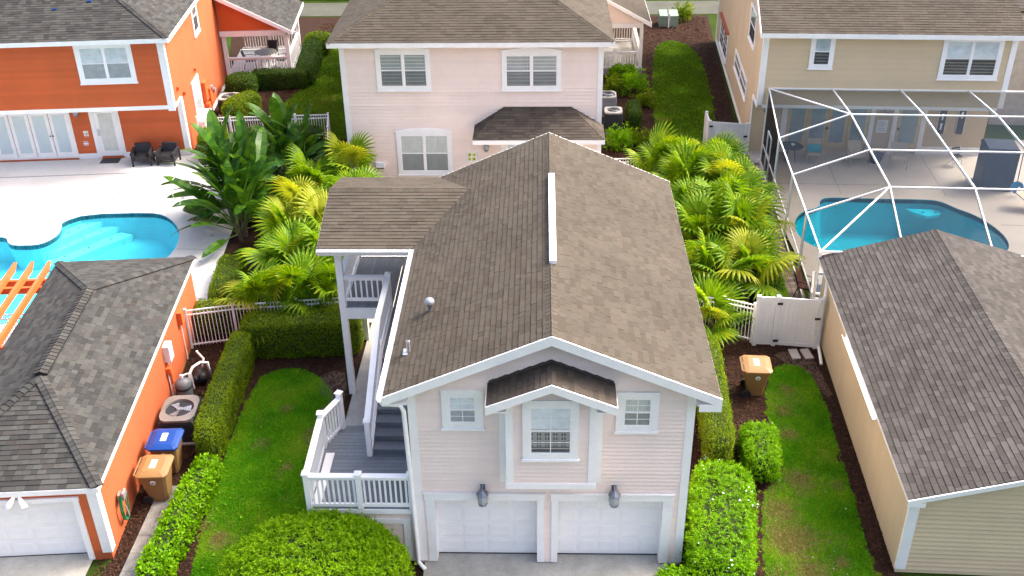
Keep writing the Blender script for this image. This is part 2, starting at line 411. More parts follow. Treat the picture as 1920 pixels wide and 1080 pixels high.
# ---- roofs: every shingle is a wedge of its own; the nearest ones are objects, the rest one joined field
SHMESH = {}
def add_roof(house, planes, m, nobj, expo=0.145, name='roof', slab=0.09, widths=(0.20, 0.26, 0.32, 0.40), thick=0.014, slab_mat=None):
    slabm = MB()
    for poly in planes:
        P = [Vector(p) for p in poly]
        n = (P[1] - P[0]).cross(P[-1] - P[0]).normalized()
        low = [p - Vector((0, 0, slab)) for p in P]
        slabm.face(P); slabm.face(low[::-1])
        for i in range(len(P)):
            j = (i + 1) % len(P); slabm.face([low[i], low[j], P[j], P[i]])
    roof = obj(name, slabm, slab_mat or m, house)
    H = wm(house); tabs = []
    for poly in planes:
        P = [Vector(p) for p in poly]
        u = (P[1] - P[0]).normalized(); n = u.cross(P[-1] - P[0]).normalized(); v = n.cross(u)
        B = Matrix((u, v, n)).transposed().to_4x4(); B.translation = P[0] + n * 0.004
        conv = ccw([((p - P[0]).dot(u), (p - P[0]).dot(v)) for p in P])
        # shingles overhang the slab edge a little
        umin = min(c[0] for c in conv); umax = max(c[0] for c in conv); vmax = max(c[1] for c in conv)
        k = 0; vv = -0.02
        conv2 = [(c[0] * 1.0, c[1] - (0.02 if c[1] < 0.01 else 0)) for c in conv]
        while vv < vmax:
            uu = umin - random.random() * 0.3
            while uu < umax:
                wd = random.choice(widths); th = thick + random.choice((0.0, 0.0, 0.005))
                rect = [(uu, vv), (uu + wd - 0.006, vv), (uu + wd - 0.006, vv + expo + 0.03), (uu, vv + expo + 0.03)]
                c = clip(rect, conv2)
                if len(c) > 2:
                    full = len(c) == 4 and abs((c[1][0] - c[0][0]) - (wd - 0.006)) < 1e-4 and c[0] == rect[0] and c[2] == rect[2]
                    tabs.append((B, uu, vv, wd, th, c, full, (H @ (B @ Vector((uu, vv, 0))) - CAM).length))
                uu += wd
            vv += expo; k += 1
    tabs.sort(key=lambda t: t[7])
    def solid(c, u0, v0, th, B=None):
        mb = MB(); e = expo + 0.03
        top = [(p[0] - u0, p[1] - v0, th * (1 - (p[1] - v0) / e)) for p in c]
        bot = [(p[0] - u0, p[1] - v0, -0.004) for p in c]
        return top, bot
    field = MB(); cnt = 0
    for B, uu, vv, wd, th, c, full, dist in tabs:
        top, bot = solid(c, uu, vv, th); k = len(c)
        if cnt < nobj:
            key = (round(wd, 3), round(th, 3), round(expo, 3), m.name) if full else None
            me = SHMESH.get(key) if key else None
            if me is None:
                mb = MB(); mb.v = top + bot; mb.f = [tuple(range(k))] + [(i, k + i, k + (i + 1) % k, (i + 1) % k) for i in range(k)]
                me = mb.mesh('shingle', m)
                if key: SHMESH[key] = me
            link('shingle', me, roof, B @ Matrix.Translation((uu, vv, 0))); cnt += 1
        else:
            T = B @ Matrix.Translation((uu, vv, 0)); i0 = len(field.v)
            field.v += [tuple(T @ Vector(p)) for p in top + bot]
            field.f.append(tuple(range(i0, i0 + k)))
            field.f += [(i0 + i, i0 + k + i, i0 + k + (i + 1) % k, i0 + (i + 1) % k) for i in range(k)]
    if field.v: obj('shingle_field', field, m, roof, kind='stuff')
    return roof
def ridge_caps(roof, p, q, nA, nB, m, as_obj=True, wd=0.15, step=0.17, lift=0.02, name='ridge_cap', lip=0.026):
    """overlapping folded cap shingles from p up/along to q; nA, nB point sideways-down the two planes"""
    p = Vector(p); q = Vector(q); d = (q - p).normalized(); L = (q - p).length
    a = Vector(nA).normalized(); b = Vector(nB).normalized(); up = -(a + b).normalized() if (a + b).length > 0.05 else Vector((0, 0, 1))
    k = int(L / step)
    def geo(mb, o):
        l = step + 0.05
        for s0, s1, hh0, hh1 in ((0, l, lift + lip, lift),):
            A0 = o + up * hh0 + d * s0; A1 = o + up * hh1 + d * s1
            pts = [A0 + a * wd, A0 + a * 0.03 + up * .0, A0 + up * 0.012, A0 + b * 0.03, A0 + b * wd]
            pts2 = [A1 + a * wd, A1 + a * 0.03, A1 + up * 0.012, A1 + b * 0.03, A1 + b * wd]
            i = len(mb.v); mb.v += [tuple(x) for x in pts + pts2] + [tuple(x - up * (lip + .009)) for x in pts]
            for t in range(4):
                mb.f.append((i + t, i + t + 1, i + 5 + t + 1, i + 5 + t)); mb.f.append((i + 10 + t, i + 10 + t + 1, i + t + 1, i + t))
    if as_obj:
        mb = MB(); geo(mb, Vector((0, 0, 0))); me = mb.mesh(name, m)
        for t in range(k): link(name, me, roof, Matrix.Translation(p + d * (t * step)))
    else:
        mb = MB()
        for t in range(k): geo(mb, p + d * (t * step))
        obj(name, mb, m, roof, kind='stuff')
def siding(parent, o, u, polys, m, expo=0.115, name='siding', out=0.036):
    """lapped boards on a vertical wall: o origin, u direction along it (outward normal = u x z)"""
    o = Vector(o); u = Vector(u).normalized(); n = u.cross(Vector((0, 0, 1)))
    mb = MB()
    for poly in polys:
        poly = ccw([tuple(p) for p in poly])
        z0 = math.floor(min(p[1] for p in poly) / expo) * expo; z1 = max(p[1] for p in poly)
        umin = min(p[0] for p in poly); umax = max(p[0] for p in poly); z = z0
        while z < z1:
            c = clip([(umin, z), (umax, z), (umax, z + expo), (umin, z + expo)], poly)
            if len(c) > 2:
                k = len(c); i = len(mb.v)
                for p in c: mb.v.append(tuple(o + u * p[0] + Vector((0, 0, p[1])) + n * (0.003 + out * (1 - (p[1] - z) / expo))))
                for p in c: mb.v.append(tuple(o + u * p[0] + Vector((0, 0, p[1])) + n * 0.0005))
                mb.f.append(tuple(range(i, i + k))); mb.f += [(i + j, i + k + j, i + k + (j + 1) % k, i + (j + 1) % k) for j in range(k)]
            z += expo
    return obj(name, mb, m, parent, kind='stuff')
def on_wall(o, u):
    """matrix whose x runs along the wall, y points INTO the wall, z up"""
    u = Vector(u).normalized(); n = Vector((0, 0, 1)).cross(u)
    M = Matrix((u, n, Vector((0, 0, 1)))).transposed().to_4x4(); M.translation = Vector(o); return M
def window(parent, M, x0, x1, z0, z1, tw=0.14, double=False, cover='blind', arch=False, muntin=False, sill=True, tw_top=None, hood=False, glass=None, midz=None, scr_=True):
    """M from on_wall; x0..z1 the OUTER casing"""
    tt = tw_top or tw
    c = MB(); D = -0.055
    a0, a1, b0, b1 = x0 + tw, x1 - tw, z0 + tw, z1 - tt
    c.box(x0, a0, D, 0, z0, z1); c.box(a1, x1, D, 0, z0, z1); c.box(a0, a1, D, 0, z0, b0)
    c.box(a0, a1, D, 0, b1, z1)
    if sill: c.box(x0 - 0.03, x1 + 0.03, D - 0.03, -0.003, z0 - 0.04, z0 + 0.015)
    if arch:
        P = [(x0 - 0.06 + (x1 - x0 + 0.12) * t / 12, z1 - 0.02 + 0.13 * math.sin(math.pi * t / 12)) for t in range(13)]
        for (xa, za), (xb, zb) in zip(P, P[1:]):
            c.hexa([(xa, D - 0.02, z1 - 0.06), (xb, D - 0.02, z1 - 0.06), (xb, -0.004, z1 - 0.06), (xa, -0.004, z1 - 0.06), (xa, D - 0.02, za), (xb, D - 0.02, zb), (xb, -0.004, zb), (xa, -0.004, za)])
    if hood: c.box(x0 - 0.05, x1 + 0.05, D - 0.06, -0.004, z1, z1 + 0.07)
    wn = obj('window', c, TRIM, parent, M)
    part('recess', wn, INTER, 'box', a0, a1, -0.012, -0.004, b0, b1)
    cells = [(a0, a1)] if not double else [(a0, (a0 + a1) / 2 - 0.035), ((a0 + a1) / 2 + 0.035, a1)]
    if double: part('mullion', wn, WHITE, 'box', (a0 + a1) / 2 - 0.035, (a0 + a1) / 2 + 0.035, -0.056, -0.012, b0, b1)
    mz = midz if midz is not None else (b0 + b1) / 2
    for (ca, cb) in cells:
        s = MB()
        for (za, zb) in ((b0, mz - 0.02), (mz + 0.02, b1)):
            s.box(ca, ca + 0.03, -0.046, -0.014, za, zb); s.box(cb - 0.03, cb, -0.046, -0.014, za, zb)
        s.box(ca, cb, -0.05, -0.014, mz - 0.02, mz + 0.02); s.box(ca + .03, cb - .03, -0.046, -0.014, b0, b0 + 0.035); s.box(ca + .03, cb - .03, -0.046, -0.014, b1 - 0.03, b1)
        if muntin:
            xm = (ca + cb) / 2; s.box(xm - 0.01, xm + 0.01, -0.042, -0.036, b0, b1)
            for zz in ((b0 + mz) / 2, (mz + b1) / 2): s.box(ca, cb, -0.0425, -0.0365, zz - 0.009, zz + 0.009)
        obj('sash', s, WHITE, wn)
        if cover in ('drape', 'vertical'):
            mm = MB(); k = int((cb - ca) / (0.05 if cover == 'drape' else 0.075)); xs = [ca + (cb - ca) * t / (2 * k) for t in range(2 * k + 1)]
            for t in range(2 * k):
                if cover == 'vertical' and t % 2: continue
                ya, yb = (-0.016, -0.028) if t % 2 == 0 else (-0.028, -0.016)
                if cover == 'vertical': xs[t + 1] = xs[t] + (xs[t + 2] - xs[t]) * .66
                if cover == 'drape': ya += random.uniform(-.003, .003); yb += random.uniform(-.003, .003)
                mm.face([(xs[t], ya, b0 + 0.05), (xs[t + 1], yb, b0 + 0.05), (xs[t + 1], yb, b1), (xs[t], ya, b1)])
            obj('curtain', mm, CURT if cover == 'drape' else CURT_G, wn)
        elif cover in ('blind', 'half', 'shade'):
            zb = {'blind': b0 + 0.02, 'half': mz + 0.05, 'shade': mz + 0.02}[cover]
            mm = MB(); z = b1 - 0.02
            while z > zb:
                mm.hexa([(ca + .01, -0.028, z - 0.042), (cb - .01, -0.028, z - 0.042), (cb - .01, -0.022, z - 0.042), (ca + .01, -0.022, z - 0.042), (ca + .01, -0.02, z), (cb - .01, -0.02, z), (cb - .01, -0.014, z), (ca + .01, -0.014, z)])
                z -= 0.05
            obj('blind', mm, BLIND, wn)
            if cover == 'half':
                mm = MB(); k = int((cb - ca) / 0.06); xs = [ca + (cb - ca) * t / (2 * k) for t in range(2 * k + 1)]
                for t in range(2 * k):
                    if t % 2 and (t // 2) % 3 != 1: continue
                    mm.face([(xs[t], -0.016, b0 + .18), (xs[t + 1], -0.02, b0 + .18), (xs[t + 1], -0.02, zb), (xs[t], -0.016, zb)])
                obj('curtain', mm, CURT, wn)
        if scr_: part('insect_screen', wn, WSCREEN, 'box', ca + 0.03, cb - 0.03, -0.041, -0.0395, b0 + .034, mz - .022)
        for (za, zb) in ((b0 + .02, mz), (mz, b1 - .02)):
            part('pane', wn, glass or GLASS, 'face', [(ca + 0.025, -0.034, za + .004), (cb - 0.025, -0.034, za + .004), (cb - 0.025, -0.034, zb - .004), (ca + 0.025, -0.034, zb - .004)])
    return wn
BALM = {}
def railing(parent, p0, p1, h=1.0, gap=0.125, m=None, end=True, bal=0.045, base=0.09, post0=True, post1=True, mids=0, cap=0.16, posth=0.12, postw=0.13):
    """wooden railing between p0 and p1 (floor points): posts, top and bottom rail, every baluster its own object"""
    m = m or WHITE
    p0 = Vector(p0); p1 = Vector(p1); d = p1 - p0; L = Vector((d.x, d.y, 0)).length; slope = d.z / L if L else 0
    Z = Vector((0, 0, 1))
    top = MB(); top.bar(p0 + Z * h, p1 + Z * h, cap, 0.04); top.bar(p0 + Z * (h - 0.07), p1 + Z * (h - 0.07), 0.05, 0.09); obj('top_rail', top, m, parent)
    part('bottom_rail', parent, m, 'bar', p0 + Z * base, p1 + Z * base, 0.06, 0.09)
    k = int(L / gap); yaw = math.atan2(d.y, d.x)
    key = (round(h, 2), bal, m.name)
    if key not in BALM: BALM[key] = MB().box(-bal / 2, bal / 2, -bal / 2, bal / 2, base, h - 0.1).mesh('baluster', m)
    for i in range(1, k): link('baluster', BALM[key], parent, TM(p0 + d * (i / k), yaw))
    key = ('post', round(h, 2), postw, posth, m.name)
    if key not in BALM:
        mb = MB().box(-postw / 2, postw / 2, -postw / 2, postw / 2, 0, h + posth); mb.box(-postw / 2 - .025, postw / 2 + .025, -postw / 2 - .025, postw / 2 + .025, h + posth, h + posth + 0.035)
        q = h + posth + .035; e = postw / 2 + .015
        mb.hexa([(-e, -e, q), (e, -e, q), (e, e, q), (-e, e, q), (-.02, -.02, q + .04), (.02, -.02, q + .04), (.02, .02, q + .04), (-.02, .02, q + .04)])
        BALM[key] = mb.mesh('post', m)
    ts = ([0] if post0 else []) + [i / (mids + 1) for i in range(1, mids + 1)] + ([1] if post1 else [])
    for t in ts: link('post', BALM[key], parent, TM(p0 + d * t, yaw))
def picket_fence(name, label, pts, h=1.4, group='white picket fences', gap=0.11):
    t = thing(name, label, 'fence', (pts[0][0], pts[0][1], 0), 0, group)
    O = Vector((pts[0][0], pts[0][1], 0)); me = MB().box(-0.011, 0.011, -0.011, 0.011, 0.07, h - 0.02).mesh('picket', WHITE)
    pm = MB().box(-0.035, 0.035, -0.035, 0.035, 0, h + 0.06); pm.box(-.045, .045, -.045, .045, h + .06, h + .09); pmm = pm.mesh('post', WHITE)
    for a, b in zip(pts, pts[1:]):
        a = Vector((a[0], a[1], 0)) - O; b = Vector((b[0], b[1], 0)) - O; d = b - a; L = d.length; yaw = math.atan2(d.y, d.x)
        for z in (0.14, h - 0.16, h): part('rail', t, WHITE, 'bar', a + Vector((0, 0, z)), b + Vector((0, 0, z)), 0.035, 0.04)
        k = max(1, int(L / gap))
        for i in range(1, k): link('picket', me, t, TM(a + d * i / k, yaw))
        k = max(1, round(L / 1.9))
        for i in range(k + 1): link('post', pmm, t, TM(a + d * i / k, yaw))
    return t

# ------------------------------------------------------------------ ground and paving
POOL_L = [(-24.5, 17.4), (-21.8, 17.4), (-21.5, 17.3), (-21.25, 16.85), (-20.9, 16.68), (-20.1, 16.72), (-19.75, 17.0), (-19.55, 17.6), (-19.65, 18.2), (-19.85, 18.7), (-19.1, 19.4), (-16.5, 19.55), (-15.8, 19.32), (-15.2, 18.7), (-14.7, 17.8), (-14.45, 16.7), (-14.55, 15.6), (-15.1, 14.6), (-16.2, 13.6), (-17.6, 11.6), (-18.6, 10.9), (-21, 10.7), (-24.5, 11)]
POOL_R = [(11.25, 20.0), (11.35, 20.65), (11.75, 20.95), (13.7, 20.78), (15.6, 20.72), (16.3, 20.6), (16.75, 19.85), (17.3, 19.3), (17.72, 18.2), (17.82, 17.2), (17.6, 16.4), (17.0, 15.9), (15.5, 15.5), (13.5, 15.6), (11.8, 15.8), (10.5, 16.35), (9.95, 17.0), (9.8, 17.9), (9.95, 18.8), (10.4, 19.6)]
POOL_L = smooth_loop(POOL_L, 1); POOL_R = smooth_loop(POOL_R, 2)
sheet('ground', [(-500, -60), (500, -60), (500, 700), (-500, 700)], -0.004, FARG, [POOL_L, POOL_R])
sheet('mulch_bed', [(-11.75, -3), (-8.4, -3), (-6.2, -3), (-3.2, -3), (-3.2, 11), (-6.9, 11.2), (-6.9, 22.3), (-9, 22.3), (-8.6, 26.0), (-12.6, 26.3), (-12.72, 19.5), (-12.05, 11.4), (-11.85, 9.6), (-11.15, 0)], 0.001, MULCH)
sheet('mulch_bed', [(3.1, -3), (8.6, -3), (8.6, -0.2), (8.95, 10), (9.1, 25), (8.6, 25.8), (5.0, 25.8), (5.0, 11), (3.1, 11)], 0.001, MULCH)
sheet('mulch_bed', [(-16.6, 26.2), (-9.0, 26.5), (-8.6, 42), (-9.5, 46), (-14.2, 46), (-14.0, 36), (-17.5, 36.8)], 0.001, MULCH)
sheet('mulch_bed', [(2.2, 23), (9.0, 25.6), (10.3, 47.4), (2.2, 47.4)], 0.001, MULCH)
sheet('mulch_bed', [(-17.7, 36.9), (-13.6, 36.9), (-13.0, 47.4), (-20, 47.4)], 0.002, MULCH)
LAWN_L = [(-9.25, 7.9), (-8.75, 8.35), (-8.1, 8.5), (-7.35, 8.1), (-6.75, 7.2), (-6.4, 6.0), (-6.05, 4.0), (-6.05, -3), (-8.7, -3), (-9.02, -.4), (-9.25, 2.4), (-9.38, 5.5)]
LAWN_R = [(7.15, 8.55), (7.7, 8.85), (8.3, 8.45), (8.42, 7.0), (8.33, 5.0), (8.2, 2.0), (8.02, -.5), (7.9, -3), (5.1, -3), (5.35, -.2), (5.55, 1.4), (5.8, 2.6), (6.55, 3.6), (6.7, 5.0), (6.5, 6.2), (6.75, 7.4)]
LAWN_BL = [(-11.5, 28.6), (-9.2, 26.9), (-8.75, 28), (-8.75, 36), (-8.8, 44), (-9.2, 47.4), (-13.2, 47.4), (-13.0, 43), (-12.8, 38.3), (-12.95, 35.2), (-13.4, 32.8), (-13.95, 30.6), (-13.6, 29.0)]
LAWN_BR = [(5.2, 25.8), (5.25, 28.7), (5.7, 35.4), (6.3, 40.4), (6.9, 42.0), (7.5, 42.3), (8.5, 41.3), (8.8, 38), (8.6, 33), (8.2, 28.6), (8.0, 25.8)]
for P, mm in ((LAWN_L, GRASSG), (LAWN_R, GRASSG), (LAWN_BL, GRASSG), (LAWN_BR, GRASSG)):
    sheet('lawn', smooth_loop(P, 1), 0.006, mm, jitter=0.075, step=0.16)
sheet('soil_patch', smooth_loop([(-7.3, 8.2), (-6.6, 8.4), (-6.25, 7.3), (-6.3, 6.2), (-6.7, 6.5), (-7.2, 7.4)], 2), 0.010, SOIL, jitter=0.04)
sheet('soil_patch', smooth_loop([(7.3, 9.5), (8.6, 9.4), (8.75, 7.2), (8.45, 7.0), (8.3, 8.5), (7.6, 8.85)], 1), 0.010, SOIL, jitter=0.04)
def blot(cx, cy, rx, ry, seed):
    r = random.Random(seed); return [(cx + rx * r.uniform(.6, 1.15) * math.cos(a), cy + ry * r.uniform(.6, 1.15) * math.sin(a)) for a in [k * math.pi / 14 for k in range(28)]]
STRAW = mat('dry_thatch', (0.15, 0.13, 0.042), 0.95, 0.35, 3, 60, 0.4, 0.5, spec=0.0, c2=(0.11, 0.14, 0.02))
for k, (x, y, rx, ry) in enumerate(((6.15, 1.3, .55, 1.1), (6.5, -.3, .6, .7), (6.9, 3.0, .4, .7), (7.0, 5.3, .4, .5), (7.5, 7.3, .35, .45), (7.4, .9, .3, .5), (-7.0, 5.0, .25, .4), (-7.6, 3.3, .2, .3), (-8.6, .7, .3, .4))):
    sheet('dry_patch', blot(x, y, rx, ry, k), 0.0085 + k * .0002, STRAW)
sheet('driveway', [(-3.15, -8), (2.95, -8), (2.95, 0.3), (-3.15, 0.3)], 0.055, CONC)
sheet('driveway', [(-25, -8), (-11.55, -8), (-11.62, 0.32), (-25, -0.8)], 0.055, CONC)
sheet('far_sidewalk', [(-40, 47.6), (40, 47.6), (40, 50.6), (-40, 50.6)], 0.012, FARW)
sheet('pool_patio', [(-6.9, 11.2), (5.0, 11.2), (5.0, 22.4), (-6.9, 22.4)], 0.02, CONC_G)
sheet('white_pool_deck', [(-32, 27), (-16.6, 25.6), (-12.95, 25.9), (-12.75, 19.5), (-12.08, 11.5), (-16.45, 11.05), (-16.1, 8.0), (-32, 8)], 0.05, CONC_W, [POOL_L])
sheet('pool_deck', [(9.15, 26.5), (9.55, 11.3), (24, 10.4), (24, 27)], 0.05, CONC_G, [POOL_R])
sheet('walkway', [(-6.1, 4.5), (-5.2, 4.5), (-5.2, 11.3), (-6.05, 11.3)], 0.05, CONC)
dr_ = bpy.data.objects.new('deck_drain', None); COL.objects.link(dr_); dr_['kind'] = 'structure'
for i in range(15):
    a = Vector((-27.5 + i * .75, 22.72 + (i * .75) * .083, .054)); part('drain_strip', dr_, mat('drain_grey', (.22, .22, .22), .7), 'bar', a, a + Vector((.735, .061, 0)), .05, .008)
for i in range(11):
    part('deck_jet', dr_, mat('jet_grey', (.20, .19, .18), .6), 'cyl', (-24.5 + i * 1.0, 20.9 + (i % 3) * .06, .05), (-24.5 + i * 1.0, 20.9 + (i % 3) * .06, .057), .055 if i % 3 else .08, n=8)
for (x, y) in ((-13.4, 19.4), (-13.3, 17.5), (-13.2, 15.4), (-13.5, 21.2)): part('deck_jet', dr_, MATS['jet_grey'], 'cyl', (x, y, .05), (x, y, .057), .05, n=8)
jl = bpy.data.objects.new('deck_joint', None); COL.objects.link(jl); jl['kind'] = 'structure'
for (p, q) in (((9.9, 22.3), (21, 21.8)), ((12.6, 25.3), (12.4, 21.2)), ((16.9, 25.1), (16.7, 21.0)), ((18.0, 18.4), (22, 18.2)), ((-15.8, 12.9), (-12.3, 12.7)), ((-14.4, 16.4), (-12.5, 16.3))):
    part('joint_strip', jl, MATS['drain_grey'], 'bar', (p[0], p[1], .053), (q[0], q[1], .053), .018, .006)
def pool(P, depth, mat_w, mat_b, tile=True, level=-0.035):
    cx = sum(p[0] for p in P) / len(P); cy = sum(p[1] for p in P) / len(P); n = len(P)
    b = MB(); i = len(b.v)
    b.v += [(p[0], p[1], 0.049) for p in P] + [(p[0], p[1], -0.35) for p in P] + [(cx + (p[0] - cx) * .93, cy + (p[1] - cy) * .93, -depth) for p in P]
    for k in range(n):
        j = (k + 1) % n; b.f.append((i + j, i + k, i + n + k, i + n + j)); b.f.append((i + n + j, i + n + k, i + 2 * n + k, i + 2 * n + j))
    me = b.mesh('pool_basin', mat_b); o = link('pool_basin', me, kind='structure')
    fl = sheet('pool_floor', [(cx + (p[0] - cx) * .93, cy + (p[1] - cy) * .93) for p in P], -depth, mat_b)
    sheet('pool_water', P, level, mat_w)
    t = MB()
    for k in range(n):
        j = (k + 1) % n
        a = Vector((P[k][0], P[k][1], 0)); c = Vector((P[j][0], P[j][1], 0)); L = (c - a).length; nn = max(1, round(L / 0.16))
        inn = Vector((0, 0, 1)).cross(c - a).normalized() * -0.006
        area = sum(P[q][0] * P[(q + 1) % n][1] - P[(q + 1) % n][0] * P[q][1] for q in range(n))
        if area > 0: inn = -inn
        for q in range(nn):
            s0 = a + (c - a) * ((q + .01) / nn) + inn; s1 = a + (c - a) * ((q + .99) / nn) + inn
            t.face([s1 + Vector((0, 0, -.16)), s0 + Vector((0, 0, -.16)), s0 + Vector((0, 0, .03)), s1 + Vector((0, 0, .03))])
    link('waterline_tiles', t.mesh('waterline_tiles', TILE), None, kind='stuff')
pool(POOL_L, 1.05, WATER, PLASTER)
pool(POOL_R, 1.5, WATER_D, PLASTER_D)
# pool steps on the left: three broad treads with dark dots, and one ledge on the right
stp = [((-19.75, 18.62), (-19.2, 19.3), (-18.45, 19.45), (-19.6, 17.75)), ((-19.6, 17.7), (-18.4, 19.42), (-17.85, 19.38), (-19.75, 17.0)), ((-19.75, 16.95), (-17.8, 19.36), (-17.2, 19.1), (-19.4, 16.5), (-19.85, 16.55))]
st = thing('pool_steps', 'three pale submerged steps with dark dots at the rounded cove of the left pool', 'pool steps', (-19, 18, -1.04))
for i, P in enumerate(stp):
    part('step', st, STEP, 'prism', ccw([(p[0] + 19, p[1] - 18) for p in P]), 0.0, .76 - 0.24 * i)
    a, b = Vector(P[0]), Vector(P[1]); c, d = Vector(P[3] if len(P) == 4 else P[4]), Vector(P[2])
    for t in (0.2, 0.5, 0.8):
        q = (a * .5 + c * .5) * (1 - t) + (b * .5 + d * .5) * t
        part('dot', st, TILE, 'cyl', (q.x + 19, q.y - 18, 0.76 - .24 * i), (q.x + 19, q.y - 18, 0.77 - .24 * i), 0.05, n=8)
st = thing('pool_ledge', 'pale submerged ledge with two dark dots at the far side of the screened pool', 'pool ledge', (15.7, 20.2, -1.45))
part('step', st, STEP, 'prism', [(-.75, .35), (-.55, .02), (-.1, -.35), (.5, -.2), (.75, .3)], 1.02, 1.15)
for x, y in ((-.15, 0), (.35, -.02)): part('dot', st, TILE, 'cyl', (x, y, 1.15), (x, y, 1.16), .055, n=8)
# pavers: grey slabs beside the orange garage, brick strip by the screen cage, two stepping stones
pv = bpy.data.objects.new('slab_path', None); COL.objects.link(pv); pv['kind'] = 'structure'; pv.location = (-10.45, 0, 0)
for i in range(9):
    for j in range(2):
        y = -3 + i * 0.64; wd = 0.3
        o = part('paver', pv, PAVER, 'box', -0.31 + j * 0.315, -0.31 + j * 0.315 + 0.305, y, y + 0.63, 0.0, 0.05 + random.uniform(-.004, .006))
bs = bpy.data.objects.new('brick_strip', None); COL.objects.link(bs); bs['kind'] = 'structure'
k = 0
for i in range(70):
    y = 11.2 + i * 0.195
    xm = 8.84 + (y - 13) * 0.033
    for j in range(3):
        x = xm - 0.3 + j * 0.2 + (0.1 if i % 2 else 0) * 0
        part('brick', bs, BRICK, 'box', x, x + 0.19, y, y + 0.185, 0.0, 0.05 + random.uniform(-.006, .008))
for (x, y, r, lb) in ((8.02, 9.32, .12, 'beige rectangular stepping stone below the white vinyl gate, the left of the pair'), (8.42, 9.33, .3, 'beige rectangular stepping stone nearest the tan garage wall, the right of the pair')):
    o = part('stepping_stone', None, CONC_G, 'box', -.14, .14, -.27, .27, 0, .05); o.location = (x, y, 0.006); o.rotation_euler = (0, 0, r * .5); tag(o, lb, 'stepping stone', 'stepping stones')

# ------------------------------------------------------------------ pink garage house in the middle
def xz(mb, poly, y0, y1):
    poly = ccw([tuple(p) for p in poly]); n = len(poly); i = len(mb.v)
    mb.v += [(p[0], y0, p[1]) for p in poly] + [(p[0], y1, p[1]) for p in poly]
    mb.f.append(tuple(range(i, i + n))); mb.f.append(tuple(i + n + k for k in range(n - 1, -1, -1)))
    for k in range(n): mb.f.append((i + k, i + n + k, i + n + (k + 1) % n, i + (k + 1) % n))
    return mb
def yz(mb, poly, x0, x1):
    poly = ccw([tuple(p) for p in poly]); n = len(poly); i = len(mb.v)
    mb.v += [(x0, p[0], p[1]) for p in poly] + [(x1, p[0], p[1]) for p in poly]
    mb.f.append(tuple(i + k for k in range(n - 1, -1, -1))); mb.f.append(tuple(i + n + k for k in range(n)))
    for k in range(n): mb.f.append((i + k, i + (k + 1) % n, i + n + (k + 1) % n, i + n + k))
    return mb
def garage_door(parent, M, x0, x1, z0, z1, cols, rows, proud=0.009):
    d = part('garage_door', parent, WHITE, 'box', x0, x1, 0, 0.05, z0, z1); d.matrix_basis = M
    w_, h_ = (x1 - x0) / cols, (z1 - z0) / rows
    pm = MB()
    a, b = w_ / 2 - 0.03, h_ / 2 - 0.05
    pm.hexa([(-a, 0, -b), (a, 0, -b), (a, 0, b), (-a, 0, b), (-a + .05, -proud, -b + .05), (a - .05, -proud, -b + .05), (a - .05, -proud, b - .05), (-a + .05, -proud, b - .05)][:4] + [(-a + .05, -proud, -b + .05), (a - .05, -proud, -b + .05), (a - .05, -proud, b - .05), (-a + .05, -proud, b - .05)])
    me = pm.mesh('door_panel', WHITE)
    for i in range(cols):
        for j in range(rows): link('door_panel', me, d, Matrix.Translation((x0 + (i + .5) * w_, -0.001, z0 + (j + .5) * h_)))
    g = MB()
    for j in range(1, rows): g.box(x0, x1, -0.004, 0, z0 + j * h_ - .006, z0 + j * h_ + .006)
    obj('section_joint', g, TRIM, d)
    part('bottom_seal', d, BLACK, 'box', x0, x1, -0.01, 0.03, z0 - .03, z0 - .001)
    return d
def lantern(parent, M):
    l = MB(); l.box(-.05, .05, -.03, 0, .12, .46); l.tube([(0, -.02, .4), (0, -.12, .52), (0, -.2, .44)], .016)
    l.lathe([(.02, .46), (.12, .38), (.14, .35), (.10, .345)], 8, (0, -.2, 0)); l.lathe([(.09, .345), (.11, .08), (.08, .03), (.02, -.02), (.0, -.05)], 8, (0, -.2, 0))
    for k in range(4):
        a = math.pi / 4 + k * math.pi / 2; l.bar((.125 * math.cos(a), -.2 + .125 * math.sin(a), .35), (.105 * math.cos(a), -.2 + .105 * math.sin(a), .06), .016, .016)
    o = obj('wall_lantern', l, LANT, parent, M)
    part('lantern_glass', o, LGLASS, 'lathe', [(.12, .33), (.125, .2), (.10, .08)], 8, (0, -.2, 0))
    return o
HE, HR, SL = 5.46, 7.10, 0.4373
g = thing('garage_house', 'pale pink garage apartment with two white garage doors and brown gable roof, centre', 'house')
wl = MB(); ztop = HR - SL * 3.25 - 0.1
xz(wl, [(-3.25, 0), (3.25, 0), (3.25, ztop), (0, HR - .1), (-3.25, ztop)], 0.36, 10.6)
xz(wl, [(-3.25, 2.14), (3.25, 2.14), (3.25, ztop), (0, HR - .1), (-3.25, ztop)], 0, 0.36)
for a, b in ((-3.25, -2.82), (-.32, .18), (2.72, 3.25)): wl.box(a, b, 0, 0.36, 0, 2.14)
obj('wall', wl, PINK, g)
siding(g, (0, 0, 0), (1, 0, 0), [[(-3.25, 2.14), (3.25, 2.14), (3.25, ztop), (0, HR - .1), (-3.25, ztop)], [(-3.25, .1), (-2.82, .1), (-2.82, 2.14), (-3.25, 2.14)], [(-.32, .1), (.18, .1), (.18, 2.14), (-.32, 2.14)], [(2.72, .1), (3.25, .1), (3.25, 2.14), (2.72, 2.14)]], PINK)
siding(g, (-3.25, 10.6, 0), (0, -1, 0), [[(0, .1), (10.6, .1), (10.6, ztop), (0, ztop)]], PINK)
siding(g, (3.25, 0, 0), (0, 1, 0), [[(0, .1), (10.6, .1), (10.6, ztop), (0, ztop)]], PINK)
